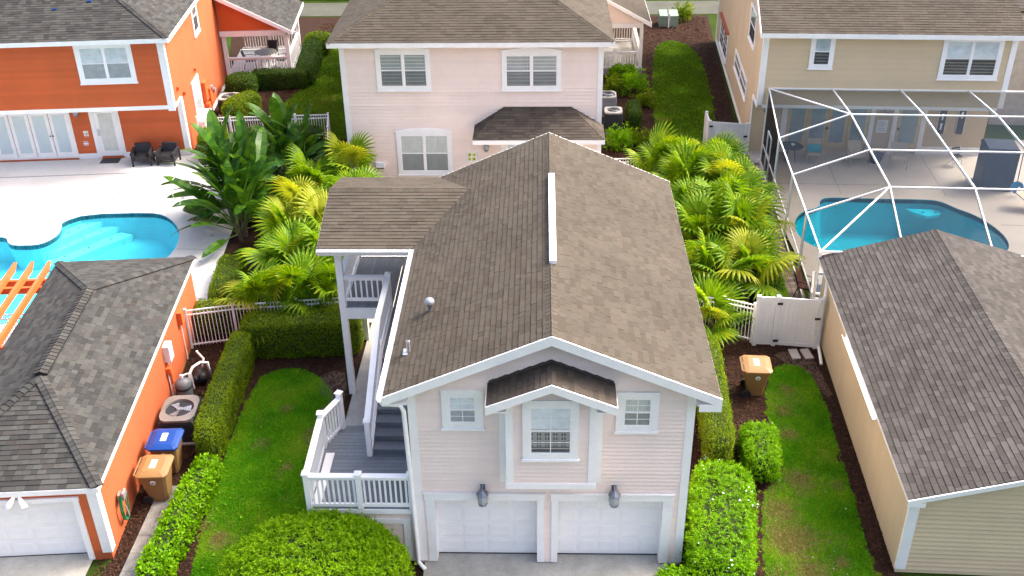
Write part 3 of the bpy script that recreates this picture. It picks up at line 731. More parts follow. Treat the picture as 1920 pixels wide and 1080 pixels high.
for s in (-1, 1):
    t = MB(); t.box(min(s * 3.09, s * 3.285), max(s * 3.09, s * 3.285), -.042, -.001, .12, ztop - .05); t.box(min(s * 3.252, s * 3.287), max(s * 3.252, s * 3.287), -.0, .16, .12, ztop - .05)
    obj('corner_trim', t, TRIM, g)
roof = add_roof(g, [[(3.75, -.35, HE), (3.75, 10.95, HE), (0, 10.95, HR), (0, -.35, HR)], [(-3.75, 10.95, HE), (-3.75, -.35, HE), (0, -.35, HR), (0, 10.95, HR)]], SH_BROWN, 230)
ridge_caps(roof, (0, -.36, HR), (0, 10.95, HR), (1, 0, -SL), (-1, 0, -SL), SH_BROWN, as_obj=False, wd=.15, lift=.014, lip=.008)
# rake boards, eave returns, gutter
for s in (-1, 1):
    f = MB()
    for y in (-.385, 10.95):
        f.hexa([(s * 3.80, y, HE - .25), (0, y, HR - .24), (0, y + .034, HR - .24), (s * 3.80, y + .034, HE - .25), (s * 3.80, y, HE - .015), (0, y, HR + .008), (0, y + .034, HR + .008), (s * 3.80, y + .034, HE - .015)])
    if s > 0: f.box(3.30, 3.80, -.386, -.352, HE - .36, HE - .17)
    f.box(min(s * 3.755, s * 3.785), max(s * 3.755, s * 3.785), -.35, 10.95, HE - .22, HE - .02)
    f.box(min(s * 3.25, s * 3.75), max(s * 3.25, s * 3.75), -.35, 10.95, HE - .235, HE - .215)
    f.face([(s * 3.75, -.35, HE - .12), (s * 3.75, 0, HE - .12), (0, 0, HR - .11), (0, -.35, HR - .11)])
    obj('rake_trim', f, WHITE, roof)
def gutter(parent, p, q, out, straps=4):
    """open K-profile gutter from p to q; out points away from the fascia"""
    p = Vector(p); q = Vector(q); o = Vector(out).normalized(); Z = Vector((0, 0, 1))
    prof = [o * 0 + Z * 0, Z * -.11, o * .09 + Z * -.11, o * .13 + Z * -.03, o * .13 + Z * .0, o * .118 + Z * .0, o * .118 + Z * -.03, o * .085 + Z * -.098, o * .01 + Z * -.098, o * .01]
    mb = MB().loft([[p + x for x in prof], [q + x for x in prof]])
    gg = obj('gutter', mb, WHITE, parent)
    for k in range(straps):
        c = p + (q - p) * ((k + .5) / straps); part('gutter_strap', gg, WHITE, 'bar', c + Z * .0, c + o * .125, .03, .012)
    return gg
gutter(g, (-3.79, 10.9, HE - .03), (-3.79, -.38, HE - .03), (-1, 0, 0), 12)
ds = MB(); ds.sm = True
ds.tube([(-3.84, -.33, HE - .13), (-3.80, -.30, HE - .24), (-3.44, -.1, HE - .42), (-3.37, -.09, HE - .6), (-3.33, -.09, 3), (-3.30, -.09, .25), (-3.29, -.12, .12), (-3.12, -.3, .07)], .055, 8)
obj('downspout', ds, WHITE, g)
part('ridge_vent', roof, WHITE, 'box', -.03, .14, 2.78, 7.78, HR + .0, HR + .10)
v = MB(); v.lathe([(.06, 0), (.06, .22), (.13, .24), (.15, .34), (.12, .42), (.05, .45), (0, .455)], 14); v.sm = True
obj('vent_cap', v, METAL, roof, TM((-2.97, 2.73, 5.78), s=.85))
v = MB(); v.lathe([(.045, 0), (.045, .34), (.03, .345), (.03, .2)], 12); v.box(-.13, .13, -.13, .13, -.02, .03)
obj('vent_pipe', v, METAL, roof, TM((-3.34, 1.16, 5.62)))
# garage doors with casings
for (a, b, oa, ob) in ((-2.82, -.32, -3.03, -.15), (.18, 2.72, .03, 2.94)):
    c = MB(); c.box(oa, a + .002, -.05, .3, .1, 2.14); c.box(b - .002, ob, -.05, .3, .1, 2.14); c.box(oa - .02, ob + .02, -.06, .3, 2.14, 2.34); c.box(oa - .04, ob + .04, -.09, -.0, 2.34, 2.375)
    obj('door_casing', c, TRIM, g)
    garage_door(g, Matrix.Translation((0, .28, 0)), a, b, .09, 2.14, 4 if a < 0 else 5, 4)
for x in (-1.62, 1.52): lantern(g, TM((x, -.018, 2.13), 0, s=1.1))
MW = on_wall((0, -.0, 0), (1, 0, 0)); MW.translation = Vector((0, -.018, 0))
window(g, MW, -2.5, -1.55, 4.34, 5.42, tw=.17, cover='blind', muntin=True)
window(g, MW, 1.49, 2.45, 4.27, 5.39, tw=.17, cover='drape', muntin=True)
# projecting bay with its own little gable roof
bay = MB(); xz(bay, [(-1.0, 3.0), (1.0, 3.0), (1.0, 5.62), (0, 6.05), (-1.0, 5.62)], -.5, -.002)
obj('bay', bay, PINK, g)
siding(g, (0, -.5, 0), (1, 0, 0), [[(-1.0, 3.0), (1.0, 3.0), (1.0, 5.62), (0, 6.05), (-1.0, 5.62)]], PINK)
t = MB()
for s in (-1, 1):
    t.box(min(s * .86, s * 1.03), max(s * .86, s * 1.03), -.545, -.502, 2.98, 5.65); t.box(min(s * 1.002, s * 1.032), max(s * 1.002, s * 1.032), -.5, -.002, 2.98, 5.65)
    t.box(min(s * 1.035, s * 1.20), max(s * 1.035, s * 1.20), -.045, -.001, 2.72, 5.5)
t.box(-1.05, 1.05, -.56, -.502, 2.96, 3.12); t.box(-1.03, 1.03, -.5, -.002, 2.95, 2.998)
obj('bay_trim', t, TRIM, g)
MB_ = on_wall((0, 0, 0), (1, 0, 0)); MB_.translation = Vector((0, -.518, 0))
window(g, MB_, -.645, .625, 3.85, 5.53, tw=.17, cover='half', muntin=True, tw_top=.19)
br = add_roof(g, [[(1.41, -.86, 5.60), (1.41, -.002, 5.60), (0, -.002, 6.19), (0, -.86, 6.19)], [(-1.41, -.002, 5.60), (-1.41, -.86, 5.60), (0, -.86, 6.19), (0, -.002, 6.19)]], SH_DARK, 50, name='bay_roof')
f = MB()
for s in (-1, 1):
    f.hexa([(s * 1.45, -.90, 5.36), (0, -.90, 5.98), (0, -.865, 5.98), (s * 1.45, -.865, 5.36), (s * 1.45, -.90, 5.585), (0, -.90, 6.185), (0, -.865, 6.185), (s * 1.45, -.865, 5.585)])
    f.box(min(s * 1.415, s * 1.45), max(s * 1.415, s * 1.45), -.86, -.003, 5.42, 5.60)
    f.box(min(s * 1.0, s * 1.41), max(s * 1.0, s * 1.41), -.86, -.003, 5.40, 5.43)
obj('bay_fascia', f, WHITE, br)
f = MB(); f.bar((-1.40, -.035, 5.655), (0, -.035, 6.245), .07, .05); f.bar((1.40, -.035, 5.655), (0, -.035, 6.245), .07, .05); obj('flashing', f, SH_DARK, br)
# dormer roof over the upper landing, on posts
dr = add_roof(g, [[(-6.55, 6.62, 5.42), (-3.55, 6.62, 5.42), (-2.3, 9.15, 6.06), (-6.55, 9.15, 6.06)], [(-3.2, 10.93, 5.60), (-6.55, 10.93, 5.60), (-6.55, 9.15, 6.06), (-2.3, 9.15, 6.06)]], SH_BROWN, 70, name='porch_roof')
ridge_caps(dr, (-6.56, 9.15, 6.06), (-2.4, 9.15, 6.06), (0, -1, -.25), (0, 1, -.25), SH_BROWN, as_obj=False, wd=.14, lift=.014, lip=.008)
f = MB()
f.box(-6.55, -3.76, 6.60, 6.625, 5.20, 5.41); 
yz(f, [(6.62, 5.22), (6.62, 5.37), (9.15, 6.01), (10.93, 5.55), (10.93, 5.40), (9.15, 5.86)], -6.575, -6.555)
f.box(-6.3, -3.3, 7.05, 7.2, 5.06, 5.26); f.box(-6.3, -6.15, 7.2, 10.2, 5.06, 5.26)
obj('porch_beam', f, WHITE, dr)
gutter(g, (-6.55, 6.60, 5.40), (-3.92, 6.60, 5.40), (0, -1, 0), 3)

# ------------------------------------------------------------------ outdoor stair with two landings
sx = thing('outdoor_staircase', 'white railed outdoor staircase with grey boards and two landings beside the pink garage', 'staircase', (-4.6, 0, 0))
OX = 4.6
def SB(*a): return MB().box(a[0] + OX, a[1] + OX, *a[2:])
# lower landing: skirt, fascia, boards
sk = SB(-5.9, -3.30, .06, 3.12, 0, 1.66); obj('skirt_wall', sk, PINK, sx)
t = SB(-5.95, -3.27, -.03, .055, 1.66, 1.79); t.box(-5.95 + OX, -5.9 + OX, .055, 3.12, 1.66, 1.79); obj('fascia', t, WHITE, sx)
t = SB(-5.3, -3.45, .015, .058, 1.30, 1.44); t.box(-3.62 + OX, -3.45 + OX, .014, .058, .12, 1.30); t.box(-5.9 + OX, -5.74 + OX, .014, .058, .12, 1.44); obj('skirt_trim', t, TRIM, sx)
y = 0.0; k = 0
while y < 3.1:
    xl = -5.9 if y < 2.3 else -5.9 + (y - 2.3) * .42
    part('deck_board', sx, DECKB, 'box', xl + OX, -3.31 + OX, y, y + .132, 1.79, 1.82); y += .14
part('border_board', sx, WHITE, 'box', -5.84 + OX, -5.62 + OX, .1, 2.05, 1.822, 1.845)
zf = 1.82
railing(sx, (-5.88 + OX, .02, zf), (-3.36 + OX, .02, zf), 1.0, mids=1, posth=.06)
railing(sx, (-5.88 + OX, .02, zf), (-5.93 + OX, 2.3, zf), 1.0, post0=False)
railing(sx, (-5.93 + OX, 2.3, zf), (-5.58 + OX, 3.12, zf), 1.0, post0=False, posth=.16)
# steps from the landing down to the walk behind it
for i in range(9):
    zt = 1.82 - .19 * (i + 1)
    part('tread', sx, DECKB, 'box', -5.5 + OX, -4.75 + OX, 3.13 + .25 * i, 3.41 + .25 * i, zt - .04, zt)
    part('riser', sx, WHITE, 'box', -5.5 + OX, -4.75 + OX, 3.125 + .25 * i, 3.14 + .25 * i, zt + .0, zt + .15)
# flight up to the upper walk
NR = 8
for i in range(NR):
    z1 = 1.82 + .17 * (i + 1); y0 = 2.05 + .35 * i
    part('riser', sx, DECKB, 'box', -4.6 + OX, -3.31 + OX, y0, y0 + .02, z1 - .17, z1 - .035)
    if i < NR - 1:
        for q in (0, 1): part('tread', sx, DECKB, 'box', -4.6 + OX, -3.31 + OX, y0 - .03 + q * .185, y0 + .148 + q * .185, z1 - .035, z1)
zu = 1.82 + .17 * NR
t = MB(); yz(t, [(2.0, 1.66), (4.9, zu - .3), (7.1, zu - .3), (7.1, zu + .02), (4.75, zu + .02), (2.0, 1.95)], -4.68 + OX, -4.605 + OX); obj('stringer', t, WHITE, sx)
x = -4.6
while x < -3.35:
    part('deck_board', sx, DECKB, 'box', x + OX, min(x + .132, -3.31) + OX, 4.86, 10.2, zu - .035, zu); x += .14
x = -6.02
while x < -4.65:
    part('deck_board', sx, DECKB, 'box', x + OX, x + .132 + OX, 7.12, 10.2, zu - .035, zu); x += .14
t = SB(-6.1, -4.65, 7.03, 7.11, zu - .36, zu - .02); t.box(-6.12 + OX, -6.03 + OX, 7.11, 10.25, zu - .36, zu - .02); t.box(-6.03 + OX, -3.3 + OX, 10.21, 10.28, zu - .36, zu - .02); obj('landing_beam', t, WHITE, sx)
for (x, y) in ((-6.08, 7.12), (-6.08, 10.15)):
    part('tall_post', sx, WHITE, 'box', x - .095 + OX, x + .095 + OX, y - .095, y + .095, .05, 5.1)
railing(sx, (-5.98 + OX, 7.1, zu), (-4.68 + OX, 7.1, zu), 1.05, gap=.16, post0=False, posth=.08, base=.28)
railing(sx, (-6.06 + OX, 7.2, zu), (-6.06 + OX, 10.1, zu), 1.05, post0=False, post1=False)
railing(sx, (-6.0 + OX, 10.18, zu), (-3.35 + OX, 10.18, zu), 1.05, post0=False)
railing(sx, (-4.68 + OX, 4.85, zu), (-4.68 + OX, 7.1, zu), 1.05, post0=False, post1=False)
railing(sx, (-4.68 + OX, 2.0, 1.82), (-4.68 + OX, 4.85, zu), 1.05, post1=False, posth=.05)
for i, y in enumerate((5.4, 6.1, 6.8, 7.6)): part('step_light', sx, STICK, 'box', -3.75 + OX - i * .01, -3.68 + OX - i * .01, y, y + .09, zu, zu + .03)

# ------------------------------------------------------------------ pink main house behind it
ph = thing('pink_house', 'large pale pink lap sided house with brown hip roof behind the central garage', 'house', (0, 22.4, 0))
part('wall', ph, PINK, 'box', -8.45, 2.25, 0, 19.6, 0, 6.33)
siding(ph, (0, 0, 0), (1, 0, 0), [[(-8.45, .1), (2.25, .1), (2.25, 6.3), (-8.45, 6.3)]], PINK, expo=.15)
siding(ph, (2.25, 0, 0), (0, 1, 0), [[(0, .1), (19.6, .1), (19.6, 6.3), (0, 6.3)]], PINK, expo=.15)
siding(ph, (-8.45, 19.6, 0), (0, -1, 0), [[(0, .1), (19.6, .1), (19.6, 6.3), (0, 6.3)]], PINK, expo=.15)
for x in (-8.45, 2.25):
    s = -1 if x < 0 else 1; t = MB(); t.box(x - (.04 if s < 0 else .17), x + (.17 if s < 0 else .04), -.045, -.002, .05, 6.22)
    t.box(min(x + s * .018, x + s * .042), max(x + s * .018, x + s * .042), -.001, .16, .05, 6.22); obj('corner_trim', t, TRIM, ph)
EZ = 6.42
rf = add_roof(ph, [[(-8.87, -.42, EZ), (2.68, -.42, EZ), (-3.09, 5.35, EZ + 2.655)], [(2.68, -.42, EZ), (2.68, 20, EZ), (-3.09, 14.2, EZ + 2.655), (-3.09, 5.35, EZ + 2.655)], [(-8.87, 20, EZ), (-8.87, -.42, EZ), (-3.09, 5.35, EZ + 2.655), (-3.09, 14.2, EZ + 2.655)], [(2.68, 20, EZ), (-8.87, 20, EZ), (-3.09, 14.2, EZ + 2.655)]], SH_BROWN, 300, expo=.16, widths=(.26, .34, .42))
for c, sx_ in (((-8.87, -.42, EZ), -1), ((2.68, -.42, EZ), 1)):
    ridge_caps(rf, c, (-3.09, 5.35, EZ + 2.655), (-sx_, -1, -.42), (sx_, 1, -.42), SH_BROWN, as_obj=False, wd=.15, lift=.014, lip=.008)
f = MB(); f.box(-8.89, 2.70, -.455, -.425, EZ - .21, EZ - .012); f.box(-8.9, -8.875, -.42, 20, EZ - .21, EZ - .012); f.box(2.685, 2.71, -.42, 20, EZ - .21, EZ - .012); f.box(-8.87, 2.68, -.42, 20, EZ - .2, EZ - .17)
obj('fascia', f, WHITE, rf)
MW = on_wall((0, 0, 0), (1, 0, 0)); MW.translation = Vector((0, -.018, 0))
window(ph, MW, -7.02, -4.78, 4.28, 6.05, tw=.17, double=True, cover='vertical', arch=True, tw_top=.22)
window(ph, MW, -1.85, .58, 4.26, 5.98, tw=.17, double=True, cover='vertical', arch=True, tw_top=.22)
window(ph, MW, -6.40, -4.04, .47, 2.5, tw=.17, double=True, cover='drape', arch=True, tw_top=.22)
v = MB(); v.box(-7.35, -6.98, -.16, -.02, .82, 1.06); obj('dryer_vent', v, STICK, ph); part('vent_mouth', ph, BLACK, 'box', -7.32, -7.01, -.165, -.05, .79, .83)
part('hose_bib', ph, BLACK, 'cyl', (-7.6, -.02, .36), (-7.6, -.12, .36), .04)
lantern(ph, TM((-2.57, -.018, 1.6), 0))
c = MB(); c.box(-1.95, -1.82, -.05, -.002, .1, 2.3); c.box(-.75, -.62, -.05, -.002, .1, 2.3); c.box(-1.95, -.62, -.05, -.002, 2.3, 2.42); obj('door_casing', c, TRIM, ph)
d = part('door', ph, WHITE, 'box', -1.815, -.755, -.035, -.003, .1, 2.295); part('pane', d, FROST, 'box', -1.65, -.92, -.045, -.036, .4, 2.1)
# low hip roof over the back door
br = add_roof(ph, [[(-3.02, -1.62, 2.72), (2.33, -1.62, 2.72), (1.0, -.003, 3.53), (-1.78, -.003, 3.53)], [(2.33, -1.62, 2.72), (2.33, -.003, 2.72), (1.0, -.003, 3.53)], [(-3.02, -.003, 2.72), (-3.02, -1.62, 2.72), (-1.78, -.003, 3.53)]], SH_DARK, 60, name='door_roof')
f = MB(); f.box(-3.04, 2.35, -1.655, -1.625, 2.53, 2.71); f.box(2.335, 2.36, -1.62, 0, 2.53, 2.71); f.box(-3.05, -3.025, -1.62, 0, 2.53, 2.71); f.box(-3, 2.3, -1.6, -.02, 2.56, 2.6); obj('fascia', f, WHITE, br)
part('side_wall', ph, PINK, 'box', .95, 2.2, -1.3, -.02, 0, 2.56); part('column', ph, TRIM, 'box', 2.06, 2.23, -1.34, -1.301, 0, 2.56)
part('column', ph, TRIM, 'box', .92, 1.06, -1.34, -1.301, 0, 2.56)
# side porch
part('porch_floor', ph, CONC, 'box', 2.3, 5.25, 13.9, 19.0, 0, .3)
pr = add_roof(ph, [[(5.55, 13.55, 2.95), (5.55, 19.3, 2.95), (2.27, 19.3, 4.75), (2.27, 13.55, 4.75)]], SH_BROWN, 20, name='porch_roof', expo=.16, widths=(.3, .4))
f = MB(); f.hexa([(2.27, 13.5, 4.55), (5.6, 13.5, 2.72), (5.6, 13.54, 2.72), (2.27, 13.54, 4.55), (2.27, 13.5, 4.75), (5.6, 13.5, 2.94), (5.6, 13.54, 2.94), (2.27, 13.54, 4.75)]); f.box(5.555, 5.6, 13.54, 19.3, 2.72, 2.94)
f.box(2.27, 5.2, 13.85, 14.0, 2.6, 2.85); obj('porch_trim', f, WHITE, pr)
f = MB(); xz(f, [(2.27, 2.86), (5.1, 2.86), (2.27, 4.45)], 13.9, 13.96); obj('gable_panel', f, PINK, ph)
for (x, y) in ((5.12, 14.0), (5.12, 18.9), (2.45, 14.0)): part('porch_post', ph, WHITE, 'box', x - .09, x + .09, y - .09, y + .09, .3, 2.62)
railing(ph, (2.4, 14.0, .3), (5.05, 14.0, .3), .95, post1=False, post0=False, mids=1, gap=.14)
railing(ph, (5.12, 14.1, .3), (5.12, 18.8, .3), .95, post1=False, post0=False, gap=.14)
railing(ph, (2.4, 18.9, .3), (5.05, 18.9, .3), .95, post1=False, post0=False, gap=.14)
sg = thing('flower_plaque', 'white square plaque with yellow flowers on the pink wall beside the lower window', 'wall plaque', (-3.2, 22.37, 1.3))
part('board', sg, STICK, 'box', -.23, .23, -.03, .0, -.23, .23)
for (x, z) in ((-.11, -.1), (.1, .1), (.08, -.1), (-.1, .1)):
    part('petal', sg, YELL, 'cyl', (x, -.031, z), (x, -.05, z), .085, n=8); part('flower_eye', sg, UGREEN if x * z > 0 else BLACK, 'cyl', (x + .02, -.051, z), (x + .02, -.06, z), .035, n=6)

# ------------------------------------------------------------------ orange house on the left
oh = thing('orange_house', 'bright orange two storey house with white trimmed windows and grey hip roof, upper left', 'house', (-16.47, 25.5, 0), R(4.8))
OW = 14.0
w_ = MB(); w_.box(-OW, 0, 0, 10.6, 0, 2.9); w_.box(-OW, 0, -1.25, 10.6, 2.9, 6.0); obj('wall', w_, ORANGE, oh)
siding(oh, (0, -1.25, 0), (1, 0, 0), [[(-OW, 2.95), (0, 2.95), (0, 5.95), (-OW, 5.95)]], ORANGE_S, expo=.14)
siding(oh, (0, 0, 0), (1, 0, 0), [[(-5.06, .1), (-4.2, .1), (-4.2, 2.9), (-5.06, 2.9)], [(-2.9, .1), (0, .1), (0, 2.9), (-2.9, 2.9)], [(-OW, .1), (-9.9, .1), (-9.9, 2.9), (-OW, 2.9)]], ORANGE_S, expo=.14)
t = MB(); t.box(-.26, .035, -1.295, -1.252, 2.86, 5.9); t.box(.002, .04, -1.25, -1.1, 2.86, 5.9); t.box(-OW, -.26, -1.30, -1.252, 2.78, 2.96); t.box(-.26, .04, -1.30, -1.22, 2.70, 2.86); t.box(.001, .036, -1.22, .0, 2.78, 2.9)
t.box(-.2, .035, -.045, -.002, .05, 2.78); t.box(.002, .04, 0, .22, .05, 2.78); t.box(-OW, 0, -1.25, 0, 2.87, 2.895)
t.box(-2.9, -.2, -.05, -.002, .05, .3); t.box(-5.06, -4.2, -.05, -.002, .05, .3)
obj('trim', t, TRIM, oh)
t = MB(); t.box(.002, .045, 10.35, 10.6, .05, 5.9); t.box(.002, .03, 5.2, 10.35, .0, .2); obj('corner_trim', t, TRIM, oh)
MW = on_wall((0, 0, 0), (1, 0, 0)); MW.translation = Vector((0, -1.268, 0))
window(oh, MW, -3.75, -1.35, 4.06, 5.83, tw=.19, double=True, cover='blind')
MS = on_wall((.004, 0, 0), (0, 1, 0))
window(oh, MS, 4.3, 5.5, 4.25, 6.0, tw=.15, cover='none')
window(oh, MS, 2.15, 3.6, .85, 2.7, tw=.16, cover='blind', midz=1.7)
part('window_ledge', oh, TRIM, 'box', .005, .35, 2.1, 3.9, .35, .8)
for (y, z, dy, dz, dx) in ((4.3, 1.1, .5, .95, .18), (4.85, .75, .45, .8, .25), (5.4, .6, .4, .5, .2), (4.3, .45, .4, .5, .22)):
    part('utility_box', oh, ORANGE_W, 'box', .004, dx, y - dy / 2, y + dy / 2, z, z + dz)
for (y, z) in ((5.0, 1.5), (5.45, 1.2)): part('meter', oh, METAL, 'cyl', (.2, y, z), (.33, y, z), .11, n=12)
for (y, z) in ((-.35, 3.3), (.55, 2.75), (3.2, 2.95)): part('wall_bracket', oh, ORANGE_W, 'box', .003, .12, y - .06, y + .06, z, z + .16)
OE = 6.05
rf = add_roof(oh, [[(-OW - .3, -1.6, OE), (.32, -1.6, OE), (-6.35, 5.0, OE + 3.04), (-7.6, 5.0, OE + 3.04)], [(.32, -1.6, OE), (.32, 11.6, OE), (-6.35, 5.0, OE + 3.04)], [(.32, 11.6, OE), (-OW - .3, 11.6, OE), (-7.6, 5.0, OE + 3.04), (-6.35, 5.0, OE + 3.04)]], SH_GREY, 260, expo=.15, widths=(.22, .3, .38))
ridge_caps(rf, (.32, -1.6, OE), (-6.35, 5.0, OE + 3.04), (-1, -1, -.42), (1, 1, -.42), SH_GREY, as_obj=True, wd=.15, lift=.03, step=.16)
f = MB(); f.box(-OW - .3, .34, -1.64, -1.605, OE - .2, OE - .012); f.box(.325, .36, -1.605, 11.6, OE - .2, OE - .012); f.box(-OW, .3, -1.6, 11, OE - .18, OE - .15); obj('fascia', f, WHITE, rf)
for (x, y, z) in ((-3.3, .6, 7.08), (-4.7, .2, 6.88)): part('roof_marker', rf, BIN_BLUE, 'box', x - .09, x + .09, y - .05, y + .05, z, z + .05)
# french doors, back door
def french(x, swing=True):
    d = part('door', oh, WHITE, 'box', x - .425, x + .425, -.05, -.003, .2, 2.32)
    part('pane', d, FROST, 'box', x - .27, x + .27, -.062, -.051, .42, 2.2)
    for z in (.6, 1.3, 2.0): part('hinge', d, METAL, 'box', x - .43, x - .41, -.06, -.04, z, z + .08)
for i in range(5): french(-5.58 - .88 * i)
c = MB(); c.box(-9.98, -5.04, -.06, -.002, 2.325, 2.5); c.box(-5.15, -5.05, -.06, -.002, .08, 2.325); c.box(-9.9, -5.15, -.07, -.002, .08, .195); obj('door_casing', c, TRIM, oh)
part('threshold', oh, RED_D, 'box', -9.9, -5.05, -.12, -.071, .05, .12); part('threshold', oh, RED_D, 'box', -4.0, -3.0, -.12, -.071, .05, .12)
for x in (-6.10, -5.98): part('door_handle', oh, BLACK, 'cyl', (x, -.06, 1.22), (x, -.12, 1.22), .03, n=8)
c = MB(); c.box(-4.2, -4.0, -.06, -.002, .08, 2.4); c.box(-3.02, -2.88, -.06, -.002, .08, 2.4); c.box(-4.2, -2.88, -.06, -.002, 2.4, 2.52); obj('door_casing', c, TRIM, oh)
d = part('door', oh, WHITE, 'box', -3.995, -3.025, -.05, -.003, .15, 2.395); part('pane', d, CURT, 'box', -3.83, -3.2, -.062, -.051, .42, 2.22); part('door_handle', d, METAL, 'box', -3.965, -3.88, -.09, -.051, 1.15, 1.45)
part('switch_plate', oh, STICK, 'box', -4.62, -4.4, -.03, -.019, 1.1, 1.4); part('switch_plate', oh, STICK, 'box', -4.72, -4.5, -.03, -.019, .68, .9); part('switch_plate', oh, CREAM, 'box', -4.57, -4.45, -.04, -.031, 1.2, 1.32)
lantern(oh, TM((-4.7, -.018, 2.15)))
# porch at the far right corner
part('porch_floor', oh, CONC_W, 'box', .1, 3.6, 9.6, 14.2, 0, .45)
pr = add_roof(oh, [[(3.85, 9.2, 2.95), (3.85, 14.6, 2.95), (.05, 14.6, 4.95), (.05, 9.2, 4.95)]], SH_GREY, 20, name='porch_roof', expo=.15, widths=(.3, .4))
f = MB(); f.hexa([(.05, 9.15, 4.72), (3.9, 9.15, 2.72), (3.9, 9.19, 2.72), (.05, 9.19, 4.72), (.05, 9.15, 4.95), (3.9, 9.15, 2.94), (3.9, 9.19, 2.94), (.05, 9.19, 4.95)]); f.box(3.86, 3.9, 9.19, 14.6, 2.74, 2.94); f.box(.05, 3.5, 9.5, 9.66, 2.62, 2.9); obj('porch_trim', f, WHITE, pr)
f = MB(); xz(f, [(.05, 2.92), (3.4, 2.92), (.05, 4.66)], 9.55, 9.62); obj('gable_panel', f, ORANGE_S, oh)
for (x, y) in ((3.48, 9.7), (3.48, 14.0), (.2, 9.7)): part('porch_post', oh, WHITE, 'box', x - .1, x + .1, y - .1, y + .1, .45, 2.65)
railing(oh, (.25, 9.7, .45), (3.4, 9.7, .45), .95, post0=False, post1=False, gap=.15)
railing(oh, (3.48, 9.8, .45), (3.48, 13.9, .45), .95, post0=False, post1=False, gap=.15)
railing(oh, (.25, 14.05, .45), (3.4, 14.05, .45), .95, post0=False, post1=False, mids=1, gap=.15)

# ------------------------------------------------------------------ orange garage, lower left
og = thing('orange_garage', 'low orange garage with grey hip roof and one white garage door, lower left', 'garage', (-11.13, .03, 0), R(4.5))
w_ = MB(); w_.box(-4.25, 0, .3, 11.2, 0, 2.38); w_.box(-4.25, 0, 0, .3, 2.02, 2.38); w_.box(-.56, 0, 0, .3, 0, 2.02); w_.box(-4.25, -3.26, 0, .3, 0, 2.02); obj('wall', w_, ORANGE, og)
siding(og, (0, 0, 0), (1, 0, 0), [[(-4.25, 2.02), (0, 2.02), (0, 2.38), (-4.25, 2.38)], [(-.56, .3), (0, .3), (0, 2.02), (-.56, 2.02)]], ORANGE_S, expo=.13, out=.01)
t = MB(); t.box(-.2, .05, -.05, -.012, .28, 2.34); t.box(.002, .052, -.012, .2, .28, 2.34); obj('corner_trim', t, TRIM, og)
c = MB(); c.box(-.58, -.44, -.05, .25, .06, 2.02); c.box(-3.40, -3.24, -.05, .25, .06, 2.02); c.box(-3.42, -.42, -.06, .25, 2.02, 2.15); obj('door_casing', c, TRIM, og)
garage_door(og, Matrix.Translation((0, .2, 0)), -3.24, -.58, .08, 2.02, 4, 4)
GE = 2.45; rz = 3.5
rf = add_roof(og, [[(-4.37, -.06, GE), (.12, -.06, GE), (-2.08, 3.25, rz)], [(.12, -.06, GE), (.12, 11.42, GE), (-2.08, 7.75, rz), (-2.08, 3.25, rz)], [(.12, 11.42, GE), (-4.37, 11.42, GE), (-2.08, 7.75, rz)], [(-4.37, 11.42, GE), (-4.37, -.06, GE), (-2.08, 3.25, rz), (-2.08, 7.75, rz)]], SH_GREY, 300, expo=.15, widths=(.16, .22, .28, .34), thick=.017)
rv = MB(); rv.box(-2.24, -1.92, 3.35, 7.6, rz - .06, rz + .035); obj('ridge_vent', rv, BLACK, rf)
ridge_caps(rf, (-2.08, 3.3, rz + .06), (-2.08, 7.8, rz + .06), (1, 0, -.35), (-1, 0, -.35), SH_GREY, wd=.19, lift=.03, step=.16)
ridge_caps(rf, (.12, -.06, GE), (-2.08, 3.25, rz), (.83, .55, -.36), (-.83, -.55, -.15), SH_GREY, wd=.16, lift=.045, step=.16)
ridge_caps(rf, (-4.37, -.06, GE), (-2.08, 3.25, rz), (-.83, .55, -.36), (.83, -.55, -.15), SH_GREY, wd=.16, lift=.045, step=.16)
ridge_caps(rf, (.12, 11.42, GE), (-2.08, 7.75, rz), (-.86, .5, -.13), (.86, -.5, -.36), SH_GREY, wd=.16, lift=.045, step=.16)
ridge_caps(rf, (-4.37, 11.42, GE), (-2.08, 7.75, rz), (.86, .5, -.13), (-.86, -.5, -.36), SH_GREY, wd=.16, lift=.03, step=.16)
f = MB(); f.box(-4.4, .15, -.10, -.065, GE - .16, GE - .01); f.box(.125, .155, -.065, 11.42, GE - .12, GE - .01); f.box(-4.4, .15, 11.425, 11.455, GE - .16, GE - .01); obj('fascia', f, WHITE, rf)
part('fascia', rf, ORANGE_W, 'box', -4.405, -4.375, -.06, 11.42, GE - .16, GE + .0)
fl = MB(); fl.box(-1.95, -1.75, -.06, -.012, 2.22, 2.36); obj('floodlight', fl, WHITE, og)
for s in (-1, 1):
    hd = MB(); hd.sm = True; a = Vector((-1.85 + s * .06, -.08, 2.27)); b = a + Vector((s * .16, -.2, -.2)); hd.cyl(a, b, .035, .10, 12); part_o = obj('lamp_head', hd, WHITE, og)
for (y, z, dy, dz, dx, mm) in ((7.0, 1.35, .38, .55, .2, STICK), (6.8, 1.0, .22, .2, .16, ORANGE_W), (8.9, 1.45, .3, .45, .16, ORANGE_W), (6.9, .55, .2, .4, .14, ORANGE_W)):
    part('utility_box', og, mm, 'box', .002, dx, y - dy / 2, y + dy / 2, z, z + dz)
p_ = MB()
for y, z in ((6.75, 1.0), (6.95, 1.3), (8.9, 1.45)): p_.cyl((.05, y, .05), (.05, y, z), .018, n=6)
obj('conduit', p_, WHITE, og)

